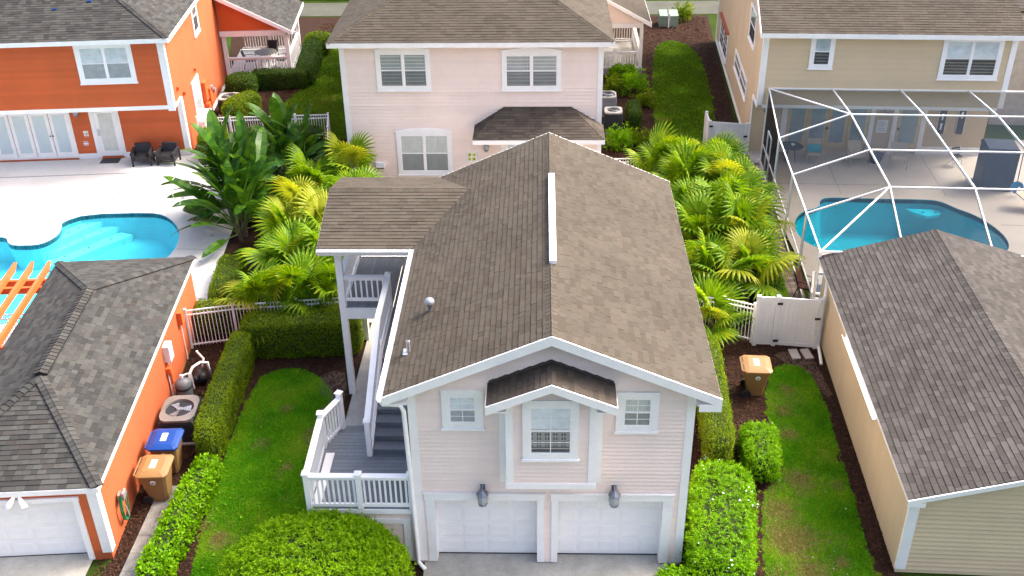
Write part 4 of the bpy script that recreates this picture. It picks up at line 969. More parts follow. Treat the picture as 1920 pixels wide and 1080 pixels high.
# ------------------------------------------------------------------ tan garage, lower right
tg = thing('tan_garage', 'low tan garage with taupe gable roof and white corner trim, lower right', 'garage', (8.56, -.18, 0), R(-2.5))
TW = 6.85; TS = .30; TE = 2.57
w_ = MB(); xz(w_, [(0, 0), (TW, 0), (TW, TE - .06), (TW / 2, TE - .06 + TS * TW / 2), (0, TE - .06)], 0, 11.2); obj('wall', w_, TAN_ST, tg)
siding(tg, (0, 0, 0), (1, 0, 0), [[(0, .14), (TW, .14), (TW, TE - .06), (TW / 2, TE - .06 + TS * TW / 2), (0, TE - .06)]], TAN, expo=.14)
part('base_board', tg, TAN, 'box', -.01, TW + .01, -.03, -.001, .03, .15)
t = MB(); t.box(-.035, .21, -.06, -.002, .16, 2.45); t.box(-.036, -.002, -.002, .03, .16, 2.45); obj('corner_trim', t, TRIM, tg)
rf = add_roof(tg, [[(-.14, 11.55, TE - .03), (-.14, -.2, TE - .03), (TW / 2, -.2, TE + TS * TW / 2 + .012), (TW / 2, 11.55, TE + TS * TW / 2 + .012)], [(TW + .14, -.2, TE - .03), (TW + .14, 11.55, TE - .03), (TW / 2, 11.55, TE + TS * TW / 2 + .012), (TW / 2, -.2, TE + TS * TW / 2 + .012)]], SH_TAUPE, 300, expo=.155, widths=(.24, .3, .36), thick=.015)
ridge_caps(rf, (TW / 2, -.2, TE + TS * TW / 2 + .01), (TW / 2, 11.55, TE + TS * TW / 2 + .01), (1, 0, -TS), (-1, 0, -TS), SH_TAUPE, as_obj=False, wd=.16, lift=.016, lip=.008)
f = MB()
for s, x0 in ((1, -.16), (-1, TW + .16)):
    zr = TE + TS * TW / 2
    f.hexa([(x0, -.245, TE - .17), (TW / 2, -.245, zr - .14), (TW / 2, -.205, zr - .14), (x0, -.205, TE - .17), (x0, -.245, TE - .04), (TW / 2, -.245, zr + .0), (TW / 2, -.205, zr + .0), (x0, -.205, TE - .04)])
f.box(-.17, -.142, -.2, 11.55, TE - .1, TE - .035); f.box(-.16, .25, -.246, -.21, TE - .22, TE - .1); obj('rake_trim', f, WHITE, rf)
gt = gutter(tg, (-.175, 6.9, TE - .06), (-.175, 3.0, TE - .06), (-1, 0, 0), 3)
ds = MB(); ds.sm = True; ds.tube([(-.12, 10.1, 2.4), (-.09, 10.1, 1.0), (-.09, 10.05, .2), (-.12, 9.85, .09), (-.2, 8.9, .07)], .05, 8); obj('downspout', ds, WHITE, tg)

# ------------------------------------------------------------------ tan house, upper right, with the screen cage
th = thing('tan_house', 'tan two storey house with brown roof above the screened pool, upper right', 'house', (9.25, 25.8, 0), R(-2.9))
TX = 10.35
w_ = MB(); w_.box(0, TX, 0, 16.3, 0, 2.75); w_.box(0, TX, -1.2, 16.3, 2.75, 6.0); yz(w_, [(-1.2, 6.0), (16.3, 6.0), (7.5, 9.9)], 0, TX); obj('wall', w_, TAN_ST, th)
siding(th, (0, -1.2, 0), (1, 0, 0), [[(0, 2.75), (TX, 2.75), (TX, 6.0), (0, 6.0)]], TAN, expo=.135)
t = MB(); t.box(-.035, .2, -1.245, -1.202, 2.75, 5.98); t.box(-.04, -.002, -1.2, -1.05, 2.75, 5.98); t.box(TX - .2, TX + .035, -1.245, -1.202, 2.75, 5.98); t.box(.2, TX - .2, -1.25, -1.202, 2.62, 2.76); t.box(-.04, -.002, -1.2, 0, 2.6, 2.76); t.box(0, TX, -1.2, 0, 2.72, 2.745)
t.box(-.04, -.002, -.02, .18, 0, 2.7); t.box(-.03, -.002, .18, 16.3, 0, .25); t.box(-.04, -.002, 16.1, 16.3, .25, 6.0); obj('trim', t, TRIM, th)
rf = add_roof(th, [[(-.2, -1.6, 6.05), (TX + .2, -1.6, 6.05), (TX + .2, 7.4, 10.2), (-.2, 7.4, 10.2)], [(TX + .2, 16.5, 6.05), (-.2, 16.5, 6.05), (-.2, 7.4, 10.2), (TX + .2, 7.4, 10.2)]], SH_BROWN, 280, expo=.155, widths=(.26, .34, .42))
f = MB(); f.box(-.22, TX + .22, -1.64, -1.605, 5.84, 6.04); yz(f, [(-1.605, 5.84), (-1.605, 6.05), (7.4, 10.21), (16.5, 6.06), (16.5, 5.85), (7.4, 10.0)], -.24, -.205); f.box(-.2, TX + .2, -1.6, -1.2, 5.84, 5.87); obj('fascia', f, WHITE, rf)
v = MB(); v.lathe([(.05, 0), (.05, .3), (.03, .31)], 8); obj('vent_pipe', v, METAL, rf, TM((6.3, .9, 7.15)))
MW = on_wall((0, 0, 0), (1, 0, 0)); MW.translation = Vector((0, -1.218, 0))
window(th, MW, 1.95, 2.95, 4.41, 5.95, tw=.17, cover='shade', tw_top=.2, glass=GLASS_D)
window(th, MW, 7.38, 9.84, 4.02, 5.87, tw=.17, double=True, cover='shade', tw_top=.2)
MS = on_wall((-.004, 0, 0), (0, -1, 0))
window(th, MS, -3.2, -1.25, 4.4, 6.0, tw=.1, cover='none', glass=GLASS_D)
window(th, MS, -7.1, -2.25, 1.6, 2.55, tw=.12, double=True, cover='drape')
window(th, MS, -14.2, -10.6, .6, 2.1, tw=.12, double=True, cover='none', muntin=True, hood=True, glass=GLASS_D)
part('hood_trim', th, RED_D, 'box', -.16, -.005, 10.4, 14.4, 2.2, 2.3)
# ground floor under the overhang
def cream_door(x0, x1):
    d = part('door', th, CREAM, 'box', x0, x1, -.05, -.003, .32, 2.42); part('pane', d, GLASS_D, 'face', [(x0 + .13, -.06, .55), (x1 - .13, -.06, .55), (x1 - .13, -.06, 2.28), (x0 + .13, -.06, 2.28)]); part('blind', d, CURT_G, 'box', x0 + .13, x1 - .13, -.054, -.051, .55, 2.28); return d
for i in range(4): cream_door(1.6 + .9 * i, 2.48 + .9 * i)
d = cream_door(6.45, 7.45); part('door_handle', d, BLACK, 'box', 6.5, 6.56, -.1, -.051, 1.2, 1.32)
for x in (3.42, 3.36): part('door_handle', th, BLACK, 'cyl', (x, -.06, 1.25), (x, -.12, 1.25), .035, n=8)
c = MB()
for (a, b) in ((1.34, 1.58), (5.22, 5.42), (6.22, 6.43), (7.47, 7.68)): c.box(a, b, -.06, -.002, .05, 2.6)
c.box(1.34, 5.42, -.055, -.002, 2.43, 2.6); c.box(6.43, 7.47, -.055, -.002, 2.43, 2.6); c.box(7.68, TX, -.05, -.002, .05, .4); obj('door_casing', c, TRIM, th)
for x in (8.37, 9.2):
    pl = part('wall_plaque', th, BLACK, 'box', x - .16, x + .16, -.04, -.003, 1.05, 2.2)
    fr = MB(); fr.box(x - .18, x - .161, -.05, -.003, 1.03, 2.22); fr.box(x + .161, x + .18, -.05, -.003, 1.03, 2.22); obj('plaque_frame', fr, STICK, pl)
    for z in (1.3, 1.75) if x < 9 else (1.85,):
        m_ = MB(); m_.cyl((x, -.041, z + .2), (x, -.05, z + .2), .055, n=8); m_.box(x - .035, x + .035, -.05, -.041, z - .05, z + .16); obj('motif', m_, STICK, pl)
part('notice_board', th, STICK, 'box', 5.58, 6.05, -.03, -.003, 1.05, 1.65); nb = MB()
for i in range(5): nb.box(5.64, 5.99 - (i % 3) * .05, -.034, -.0305, 1.15 + i * .09, 1.17 + i * .09)
obj('notice_lines', nb, INK, th)
ln = lantern(th, TM((5.86, -.003, 2.0))); part('bulb', ln, LAMP_GLOW, 'lathe', [(.0, .06), (.06, .1), (.07, .18), (.0, .28)], 8, (0, -.2, 0))
ln = lantern(th, TM((.55, -.003, 2.0))); part('bulb', ln, LAMP_GLOW, 'lathe', [(.0, .06), (.06, .1), (.07, .18), (.0, .28)], 8, (0, -.2, 0))

bh = thing('beige_house', 'pale beige house wall beyond the screen cage at the far right edge', 'house', (21.3, 29.0, 0), R(-4))
part('wall', bh, mat('pale_beige_stucco', (.40, .37, .34), .85), 'box', 0, 9, 0, 12, 0, 5.6)
add_roof(bh, [[(-.3, -.3, 5.6), (9.3, -.3, 5.6), (6, 4.5, 7.6), (3, 4.5, 7.6)], [(-.3, 12.3, 5.6), (-.3, -.3, 5.6), (3, 4.5, 7.6), (3, 8, 7.6)]], SH_TAUPE, 10, expo=.2, widths=(.4, .5))
cg = thing('pool_cage', 'white framed insect screen enclosure over the pool behind the tan garage', 'screen enclosure', (9.25, 25.8, 0), R(-2.9))
EZc, FZ, AZ = 2.75, 3.82, 3.5; XL, XI, XR = .42, 3.1, 14.0; YF = -14.5; ys = [-4.95, -8.5, -11.7]; xs = [3.1, 5.95, 8.8, 11.65]; YW = -1.26
def beam(p, q, wd=.042, ht=.06): part('beam', cg, WHITE, 'bar', p, q, wd, ht)
ye = [YW] + ys + [YF]
beam((XL, YW, AZ), (XL, ys[0], EZc)); beam((XL, ys[0], EZc), (XL, YF, EZc)); beam((XL, YF, EZc), (XR, YF, EZc)); beam((XL, YW, AZ), (XR, YW, AZ), .05, .08)
for i, x in enumerate(xs):
    beam((x, YW, AZ), (x, ys[0], FZ), .04, .10); beam((x, ys[0], FZ), (x, ys[2], FZ), .04, .10); beam((x, ys[2], FZ), (x, YF, EZc), .04, .10)
for y in ys: beam((XI, y, FZ), (XR, y, FZ)); beam((XL, y, EZc), (XI, y, FZ))
beam((XL, YW, AZ), (XI, ys[0], FZ)); beam((XI, ys[2], FZ), (XL, YF, EZc), .045, .06)
for y in ye: part('post', cg, WHITE, 'box', XL - .04, XL + .04, y - .04, y + .04, .05, EZc if y != YW else AZ)
for x in xs: part('post', cg, WHITE, 'box', x - .04, x + .04, YF - .04, YF + .04, .05, EZc)
for a, b in zip(ye, ye[1:]):
    part('chair_rail', cg, WHITE, 'bar', (XL, a - .05, .95), (XL, b + .05, .95), .05, .05); part('kick_rail', cg, WHITE, 'bar', (XL, a - .05, .09), (XL, b + .05, .09), .05, .06)
part('chair_rail', cg, WHITE, 'bar', (XL, YF, .95), (XR, YF, .95), .05, .05)
# door leaf in the first side bay
dd = MB()
for z in (.1, 1.1, 2.1): dd.bar((XL - .05, -2.6, z), (XL - .05, -3.5, z), .04, .06)
for y in (-2.6, -3.5): dd.bar((XL - .05, y, .1), (XL - .05, y, 2.1), .05, .05)
obj('screen_door', dd, WHITE, cg)
def scr(pts, m_=SCREEN): obj('screen_panel', MB().face(pts), m_, cg)
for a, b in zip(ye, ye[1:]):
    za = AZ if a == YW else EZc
    scr([(XL + .005, a, .12), (XL + .005, b, .12), (XL + .005, b, EZc), (XL + .005, a, za)], SCREEN_D if a == YW else SCREEN_W)
scr([(XL, YW, AZ), (XL, ys[0], EZc), (XI, ys[0], FZ)]); scr([(XL, YW, AZ), (XI, ys[0], FZ), (XI, YW, AZ)])
for a, b in zip(ys, ys[1:]): scr([(XL, a, EZc), (XL, b, EZc), (XI, b, FZ), (XI, a, FZ)])
scr([(XL, ys[2], EZc), (XL, YF, EZc), (XI, ys[2], FZ)]); scr([(XL, YF, EZc), (XI, YF, EZc), (XI, ys[2], FZ)])
yy = [YW] + ys
for a, b in zip(yy, yy[1:]):
    for c0, c1 in zip(xs, xs[1:] + [XR]): scr([(c0, a, AZ if a == YW else FZ), (c0, b, FZ), (c1, b, FZ), (c1, a, AZ if a == YW else FZ)])
for c0, c1 in zip(xs, xs[1:] + [XR]):
    scr([(c0, ys[2], FZ), (c0, YF, EZc), (c1, YF, EZc), (c1, ys[2], FZ)]); scr([(c0, YF, .12), (c1, YF, .12), (c1, YF, EZc), (c0, YF, EZc)], SCREEN_W)

# ------------------------------------------------------------------ fences and gates
picket_fence('picket_fence', 'white metal picket fence between the orange garage and the front left hedge', [(-11.85, 9.62), (-10.4, 10.0), (-6.3, 10.55)], 1.45)
picket_fence('picket_fence', 'white metal picket fence enclosing the clipped hedge behind the banana plants', [(-16.2, 26.35), (-13.2, 26.5), (-10.15, 26.75), (-9.6, 23.4)], 1.5)
picket_fence('picket_fence', 'short white metal picket fence left of the front white vinyl gate, below the fan palms', [(3.5, 10.75), (5.8, 10.45), (6.72, 10.05)], 1.45)
picket_fence('picket_fence', 'white metal picket fence partly hidden behind the central garage roof, beside the pink house', [(2.35, 22.15), (5.4, 22.35)], 1.25)
picket_fence('picket_fence', 'white metal picket fence under the orange pergola at the far left', [(-20.5, 9.2), (-16.1, 9.6)], 1.4)
def vinyl_gate(label, P, h, hinge=True, ret=None):
    t = thing('vinyl_gate', label, 'gate', (P[0][0], P[0][1], 0), 0, 'white vinyl gates')
    O = Vector((P[0][0], P[0][1], 0)); pts = [Vector((p[0], p[1], 0)) - O for p in P]
    Z = Vector((0, 0, 1))
    for a, b in zip(pts, pts[1:]):
        d = b - a; L = d.length; k = max(2, int(L / .16)); e = d.normalized()
        for i in range(k):
            part('board', t, VINYL, 'bar', a + e * (.07 + (L - .14) * i / k) + Z * (h / 2), a + e * (.07 + (L - .14) * (i + .965) / k) + Z * (h / 2), .022, h - .22)
        for z in (.1, h - .06): part('rail', t, VINYL, 'bar', a + Z * z, b + Z * z, .05, .13)
    for p in pts: part('post', t, VINYL, 'box', p.x - .065, p.x + .065, p.y - .065, p.y + .065, 0, h + .06)
    if hinge:
        m = pts[1] if len(pts) > 2 else pts[0]
        for z in (.22, h - .2): part('hinge', t, BLACK, 'box', m.x - .03, m.x + .14, m.y - .09, m.y - .066, z - .04, z + .04)
        e = pts[-1]; part('latch', t, BLACK, 'box', e.x - .16, e.x + .02, e.y - .09, e.y - .066, h * .62, h * .62 + .08)
    return t
vinyl_gate('white vinyl gate with black hinges between the picket fence and the tan garage', [(6.80, 9.92), (7.42, 9.90), (8.76, 9.72)], 1.84)
vinyl_gate('white vinyl gate beside the tan house wall, behind the fan palms', [(7.35, 26.6), (7.35, 25.5), (9.0, 25.2)], 1.6)

# ------------------------------------------------------------------ pergola, bins, machines
pg = thing('pergola', 'orange wooden pergola with pointed rafters over the end of the left pool', 'pergola', (-17.3, 8.5, 0), R(4.5))
for i in range(9):
    x = .85 - i * .56
    r_ = MB(); yz(r_, [(-3.0, 2.32), (2.15, 2.32), (2.5, 2.52), (-3.2, 2.52)], x - .055, x + .055); obj('rafter', r_, ORANGE_W, pg)
for y in (1.15, 1.62): part('cross_beam', pg, ORANGE_W, 'box', -4.2, 1.15, y - .06, y + .06, 2.1, 2.318)
part('cross_beam', pg, ORANGE_W, 'box', -4.2, 1.15, -2.4, -2.28, 2.1, 2.318)
for x in (-3.9, .95):
    for y in (1.385, -2.34): part('pergola_post', pg, ORANGE_W, 'box', x - .1, x + .1, y - .1, y + .1, .05, 2.1)

def make_bin(label, loc, rz, lid):
    t = thing('trash_bin', label, 'trash bin', loc, rz, 'wheeled trash bins')
    def ring(x0, x1, y, z, c=.06): return [(x0 + c, -y, z), (x1 - c, -y, z), (x1, -y + c, z), (x1, y - c, z), (x1 - c, y, z), (x0 + c, y, z), (x0, y - c, z), (x0, -y + c, z)]
    b = MB().loft([ring(-.20, .27, .26, .03), ring(-.27, .30, .30, .35), ring(-.36, .38, .40, .93), ring(-.38, .41, .43, .95), ring(-.38, .41, .43, 1.0)]); b.box(-.36, -.2, -.3, .3, .84, .93)
    obj('bin_body', b, BIN_BODY, t)
    l = MB().loft([ring(-.42, .45, .47, 1.002, .09), ring(-.42, .45, .47, 1.05, .09), ring(-.34, .38, .40, 1.085, .07), ring(-.24, .28, .30, 1.12, .05)])
    ld = obj('lid', l, lid, t)
    hb = MB(); hb.cyl((-.45, -.36, 1.03), (-.45, .36, 1.03), .022, n=8)
    for y in (-.36, 0, .36): hb.bar((-.45, y, 1.03), (-.36, y, 1.03), .05, .03)
    obj('lid_handle', hb, lid, t)
    part('handle_slot', ld, BLACK, 'box', -.405, -.365, -.34, -.06, 1.051, 1.066); part('handle_slot', ld, BLACK, 'box', -.405, -.365, .06, .34, 1.051, 1.066)
    s = part('sticker', ld, STICK, 'box', -.08, .08, -.17, .17, 1.121, 1.125)
    ik = MB(); ik.box(-.05, .05, .08, .14, 1.1255, 1.127); ik.cyl((-.02, .0, 1.1255), (-.02, .0, 1.127), .035, n=8)
    for k in range(4): ik.box(-.05, .055 - k * .012, -.06 - k * .025, -.05 - k * .025, 1.1255, 1.127)
    obj('sticker_print', ik, INK, ld)
    em = MB(); em.cyl((.03, -.392, .80), (.03, -.415, .795), .075, n=14); obj('emblem', em, STICK, t)
    em = MB(); em.cyl((.03, -.4155, .795), (.03, -.418, .7948), .045, n=10); obj('emblem_mark', em, UGREEN, t)
    for s_ in (-1, 1):
        part('wheel', t, BLACK, 'cyl', (-.24, s_ * .27, .13), (-.24, s_ * .34, .13), .13, n=14)
    return t
make_bin('tan lidded brown wheeled bin nearest the hose on the orange garage wall', (-10.64, 2.38, .03), R(3), BIN_TAN)
make_bin('brown wheeled bin with a bright blue lid beside the orange garage', (-10.70, 3.52, .03), R(3), BIN_BLUE)
make_bin('tan lidded brown wheeled bin standing in mulch at the edge of the right lawn', (6.33, 7.3, .0), R(-3), BIN_TAN)

def ac_unit(label, loc, rz, sx_, sy_, h, top_m, body_m, r=None):
    t = thing('air_conditioner', label, 'air conditioner', loc, rz, 'outdoor air conditioners')
    b = MB().box(-sx_ / 2 + .02, sx_ / 2 - .02, -sy_ / 2 + .02, sy_ / 2 - .02, .06, h - .07)
    obj('casing', b, body_m, t)
    lv = MB(); k = int((h - .2) / .05)
    for i in range(k):
        z = .1 + i * .05; lv.box(-sx_ / 2, sx_ / 2, -sy_ / 2, sy_ / 2, z, z + .018)
    obj('louvre', lv, body_m, t)
    part('pad', t, CONC, 'box', -sx_ / 2 - .06, sx_ / 2 + .06, -sy_ / 2 - .06, sy_ / 2 + .06, 0, .058)
    r = r or min(sx_, sy_) * .40; n = 24; tp = MB(); i = 0
    ang = [2 * math.pi * q / n for q in range(n)]
    def sq(a):
        c, s = math.cos(a), math.sin(a); m_ = max(abs(c), abs(s)); k_ = 1 / m_
        k_ = min(k_, 1.22); return (c * k_ * sx_ / 2, s * k_ * sy_ / 2)
    out = [sq(a) for a in ang]; inn = [(r * math.cos(a), r * math.sin(a)) for a in ang]
    tp.loft([[(x, y, h - .07) for x, y in out], [(x, y, h) for x, y in out], [(x * 1.06, y * 1.06, h + .012) for x, y in inn], [(x, y, h + .01) for x, y in inn], [(x * .97, y * .97, h - .06) for x, y in inn]], cap=False)
    obj('top_cover', tp, top_m, t)
    part('fan_well', t, ACDARK, 'cyl', (0, 0, h - .069), (0, 0, h - .062), r, n=20)
    gr = MB()
    for q in range(1, 6):
        rr = r * q / 6; pts = [(rr * math.cos(a), rr * math.sin(a), h - .005) for a in ang]
        for p, p2 in zip(pts, pts[1:] + pts[:1]): gr.bar(p, p2, .008, .008)
    obj('fan_guard', gr, ACDARK, t)
    fb = MB()
    for q in range(3):
        a = q * 2.094; c, s = math.cos(a), math.sin(a)
        fb.face([(.05 * c, .05 * s, h - .05), (r * .85 * math.cos(a - .3), r * .85 * math.sin(a - .3), h - .055), (r * .88 * math.cos(a + .45), r * .88 * math.sin(a + .45), h - .03), (.06 * math.cos(a + 1), .06 * math.sin(a + 1), h - .04)])
    obj('fan_blade', fb, METAL, t); part('fan_hub', t, METAL, 'cyl', (0, 0, h - .055), (0, 0, h - .02), r * .22, n=12)
    return t
ac_unit('beige square air conditioner with round fan on top behind the blue lidded bin', (-10.82, 5.2, .02), R(4.5), 1.02, 1.25, .86, ACGREY, ACDARK, .42)
ac_unit('air conditioner half hidden by a curved shrub beside the orange house', (-15.95, 30.9, .02), R(4.8), 1.0, 1.0, .86, ACLIGHT, ACDARK, .42)
ac_unit('grey round topped air conditioner, the farther of two beside the pink house', (3.0, 30.6, .02), 0, .95, .95, 1.0, ACLIGHT, METAL, .42)
ac_unit('pale boxy air conditioner with dark grille, the nearer of two beside the pink house', (3.2, 28.35, .02), 0, .85, .85, 1.05, ACLIGHT, ACDARK, .3)

t = thing('pool_filter', 'grey cylindrical pool filter tank against the orange garage wall', 'pool filter', (-11.28, 6.9, .02), 0)
v = MB(); v.sm = True; v.lathe([(.0, 0), (.24, 0), (.25, .1), (.25, .5), (.22, .6), (.12, .68), (0, .7)], 18); obj('tank', v, mat('filter_grey', (.16, .17, .18), .45), t)
part('clamp', t, BLACK, 'lathe', [(.255, .36), (.268, .38), (.268, .42), (.255, .44)], 18); part('valve', t, STICK, 'cyl', (0, 0, .7), (0, 0, .82), .05, n=8)
v = MB(); v.tube([(.0, 0, .78), (.15, .1, .8), (.2, .25, .7), (.2, .3, .1)], .03); obj('pipe', v, WHITE, t)
t = thing('pool_pump', 'black pool pump with looped white pipes behind the grey filter tank', 'pool pump', (-10.98, 7.75, .02), 0)
v = MB(); v.sm = True; v.cyl((-.1, -.15, .22), (-.1, .3, .22), .13, n=14); v.cyl((-.1, -.15, .25), (-.1, -.35, .25), .1, n=12); v.cyl((.1, -.2, .1), (.1, -.2, .42), .12, n=14); obj('motor', v, BLACK, t)
v = MB(); v.sm = True; v.tube([(-.25, -.4, .05), (-.25, -.35, .5), (-.18, -.15, .62), (.0, .1, .64), (.2, .15, .6), (.24, .15, .05)], .045, 8); v.tube([(-.05, .3, .3), (-.02, .45, .55), (-.2, .5, .75), (-.2, .5, .8)], .04, 8); obj('pipe', v, WHITE, t)
t = thing('garden_hose', 'coiled green garden hose hanging on the orange garage wall', 'garden hose', (-11.16, 1.15, .85), R(4.5))
hp = []
for i in range(150):
    a = i / 150 * 2 * math.pi * 6; rr = .34 + .05 * math.sin(i * .37) + (i % 7) * .006
    hp.append((.08 + .05 * math.sin(i * .13 + 1) * .8, rr * .62 * math.cos(a), rr * 1.15 * math.sin(a) - .05))
v = MB(); v.sm = True; v.tube(hp, .018, 6); obj('coil', v, GREEN_H, t)
v = MB(); v.box(.0, .16, -.1, .1, .18, .36); v.box(.12, .18, -.12, .12, .28, .42); obj('hanger', v, METAL, t); part('nozzle', t, BRICK, 'cyl', (.1, .02, -.1), (.14, .0, -.42), .025, n=8)
t = part('splash_block', None, CREAM, 'box', -.2, .2, -.45, .45, 0, .07); t.location = (3.62, 4.6, .004); tag(t, 'pale yellow slab on the mulch beside the right wall of the pink garage', 'slab')
t = thing('satellite_dish', 'grey green round dish among the palms at the corner of the pink house', 'satellite dish', (-8.3, 21.2, 0))
v = MB(); v.sm = True; Mx = Matrix.Rotation(R(38), 3, 'X'); v.lathe([(0, 0), (.2, .02), (.36, .07), (.40, .10), (.36, .06), (.2, .0), (0, -.03)], 18, (0, 0, 1.55), Mx); obj('dish', v, mat('dish_grey', (.14, .21, .20), .5), t)
part('mast', t, METAL, 'cyl', (0, .1, 0), (0, .1, 1.5), .03, n=8); part('feed_arm', t, METAL, 'cyl', (0, .1, 1.4), (0, -.32, 1.75), .015, n=6)
t = thing('utility_cabinet', 'pale green utility cabinet on the mulch near the far sidewalk', 'utility cabinet', (7.55, 45.3, 0), 0)
v = MB(); v.loft([[(-.55, -.45, 0), (-.05, -.45, 0), (-.05, .45, 0), (-.55, .45, 0)], [(-.55, -.45, .7), (-.05, -.45, .7), (-.05, .45, .85), (-.55, .45, .85)]]); v.loft([[(.05, -.45, 0), (.6, -.45, 0), (.6, .45, 0), (.05, .45, 0)], [(.05, -.45, .7), (.6, -.45, .7), (.6, .45, .85), (.05, .45, .85)]]); obj('cabinet', v, UGREEN, t); part('post', t, STICK, 'box', -.04, .04, -.6, -.5, 0, .9)

# ------------------------------------------------------------------ patio furniture
def wicker_chair():
    t = thing('armchair', 'black wicker armchair on the white deck, the left of the pair by the orange wall', 'armchair', (-18.35, 24.55, .05), R(8), 'black wicker armchairs')
    s = MB().box(-.34, .34, -.34, .3, .24, .36); obj('seat', s, WICKER, t)
    c = MB().box(-.28, .28, -.34, .24, .361, .45); obj('cushion', c, BLACK, t)
    b = MB(); yz(b, [(.22, .3), (.32, .3), (.42, .84), (.32, .84)], -.34, .34); obj('backrest', b, WICKER, t)
    for s_ in (-1, 1):
        a = MB(); a.hexa([(s_ * .40 - .06, -.4, .56), (s_ * .40 + .06, -.4, .56), (s_ * .40 + .06, .38, .62), (s_ * .40 - .06, .38, .62), (s_ * .40 - .06, -.4, .60), (s_ * .40 + .06, -.4, .60), (s_ * .40 + .06, .38, .66), (s_ * .40 - .06, .38, .66)])
        for z in (.2, .32, .44): a.box(s_ * .40 - .012, s_ * .40 + .012, -.36, .34, z, z + .07)
        obj('armrest', a, WICKER, t)
        for y in (-.36, .33): part('leg', t, WICKER, 'box', s_ * .40 - .035, s_ * .40 + .035, y - .035, y + .035, 0, .57)
    return t
ch = wicker_chair()
c2 = copy_tree(ch); c2.location = (-17.2, 24.62, .05); c2.rotation_euler = (0, 0, R(-4)); c2['label'] = 'black wicker armchair nearest the corner of the orange house, the right of the pair'
t = thing('side_table', 'small black side table between the two wicker armchairs', 'side table', (-17.78, 24.55, .05))
part('table_top', t, WICKER, 'box', -.2, .2, -.22, .22, .40, .44)
for x in (-.16, .16):
    for y in (-.18, .18): part('leg', t, WICKER, 'box', x - .025, x + .025, y - .025, y + .025, 0, .4)
t = part('doormat', None, BLACK, 'box', -.42, .42, -.26, .26, 0, .018); t.location = (-19.98, 24.78, .055); t.rotation_euler = (0, 0, R(4)); tag(t, 'dark rectangular doormat outside the back door of the orange house', 'doormat')
TO = Matrix.Translation((-16.47, 25.5, 0)) @ Matrix.Rotation(R(4.8), 4, 'Z')
def at(M, x, y, z=0): v_ = M @ Vector((x, y, z)); return (v_.x, v_.y, v_.z)
def round_table(label, loc, r, h, m_top, m_leg):
    t = thing('round_table', label, 'table', loc)
    v = MB(); v.lathe([(0, h - .03), (r, h - .03), (r + .01, h - .015), (r, h), (0, h)], 22); obj('table_top', v, m_top, t)
    for k in range(4):
        a = k * math.pi / 2 + .6; part('leg', t, m_leg, 'cyl', (r * .6 * math.cos(a), r * .6 * math.sin(a), 0), (r * .35 * math.cos(a), r * .35 * math.sin(a), h - .03), .02, n=6)
    return t
round_table('round beige topped patio table on the porch of the orange house', at(TO, 2.0, 11.3, .45), .6, .74, mat('stone_table_top', (.24, .22, .18), .6, .15, 10), BLACK)
def sling_chair(label, loc, rz, m_s, m_f, group, wd=.5):
    t = thing('patio_chair', label, 'chair', loc, rz, group)
    s = MB(); yz(s, [(-.26, .43), (.22, .39), (.22, .42), (-.26, .46)], -wd / 2, wd / 2); obj('seat', s, m_s, t)
    b = MB(); yz(b, [(.22, .40), (.25, .40), (.43, .98), (.40, .98)], -wd / 2, wd / 2); obj('backrest', b, m_s, t)
    f = MB()
    for s_ in (-1, 1):
        x = s_ * (wd / 2 + .03)
        f.tube([(x, -.3, .0), (x, -.28, .62), (x, .2, .66), (x, .3, .6)], .017); f.tube([(x, -.27, .42), (x, .23, .4), (x, .44, 1.0)], .017); f.tube([(x, .24, .42), (x, .36, 0)], .017)
    obj('frame', f, m_f, t)
    return t
for (x, y, rz, lb) in ((1.2, 10.9, R(95), 'black patio chair at the left of the round porch table'), (2.2, 12.15, R(-5), 'black patio chair behind the round porch table'), (2.9, 10.9, R(-100), 'black patio chair at the right of the round porch table, behind the post')):
    sling_chair(lb, at(TO, x, y, .45), rz + R(4.8), BLACK, BLACK, 'black porch chairs')
TT = Matrix.Translation((9.25, 25.8, 0)) @ Matrix.Rotation(R(-2.9), 4, 'Z')
round_table('round dark patio table at the left end of the screened patio', at(TT, 1.75, -1.0, .05), .5, .72, BLACK, BLACK)
t = thing('napkin_holder', 'small pale bowl on the round dark patio table', 'bowl', at(TT, 1.8, -1.0, .77)); part('bowl', t, STICK, 'lathe', [(.0, 0), (.05, 0), (.10, .07), (.09, .07), (.04, .015), (0, .01)], 12)
def bc(label, x, y, rz):
    return sling_chair(label, at(TT, x, y, .05), rz, BEIGE, mat('beige_frame', (.36, .31, .25), .5), 'beige patio chairs under the screen cage', .62)
bc('beige patio chair holding a teal cushion beside the round dark table', 2.75, -1.15, R(-4))
t = thing('cushion', 'teal cushion on the back of a beige patio chair', 'cushion', at(TT, 2.75, -1.18, .5), R(-4)); v = MB(); v.loft([[(-.28, .08, .0), (.28, .08, .0), (.28, .16, .02), (-.28, .16, .02)], [(-.29, .1, .16), (.29, .1, .16), (.29, .25, .17), (-.29, .25, .17)], [(-.28, .21, .3), (.28, .21, .3), (.28, .28, .3), (-.28, .28, .3)]]); obj('pillow', v, TEAL, t)
bc('beige patio chair without a cushion in front of the cream french doors', 4.55, -1.3, R(6))
bc('beige patio chair standing beside the dark planter', 6.35, -1.5, R(-10))
t = thing('planter', 'dark round planter with a small green plant between two beige patio chairs', 'planter', at(TT, 5.5, -1.0, .05)); part('pot', t, NAVY, 'lathe', [(0, 0), (.22, 0), (.34, .4), (.30, .4), (.28, .36), (0, .36)], 16)
t2 = thing('folding_chair', 'metal folding chair with dark slats by the patio wall plaques', 'chair', at(TT, 8.9, -1.2, .05), R(15))
f = MB()
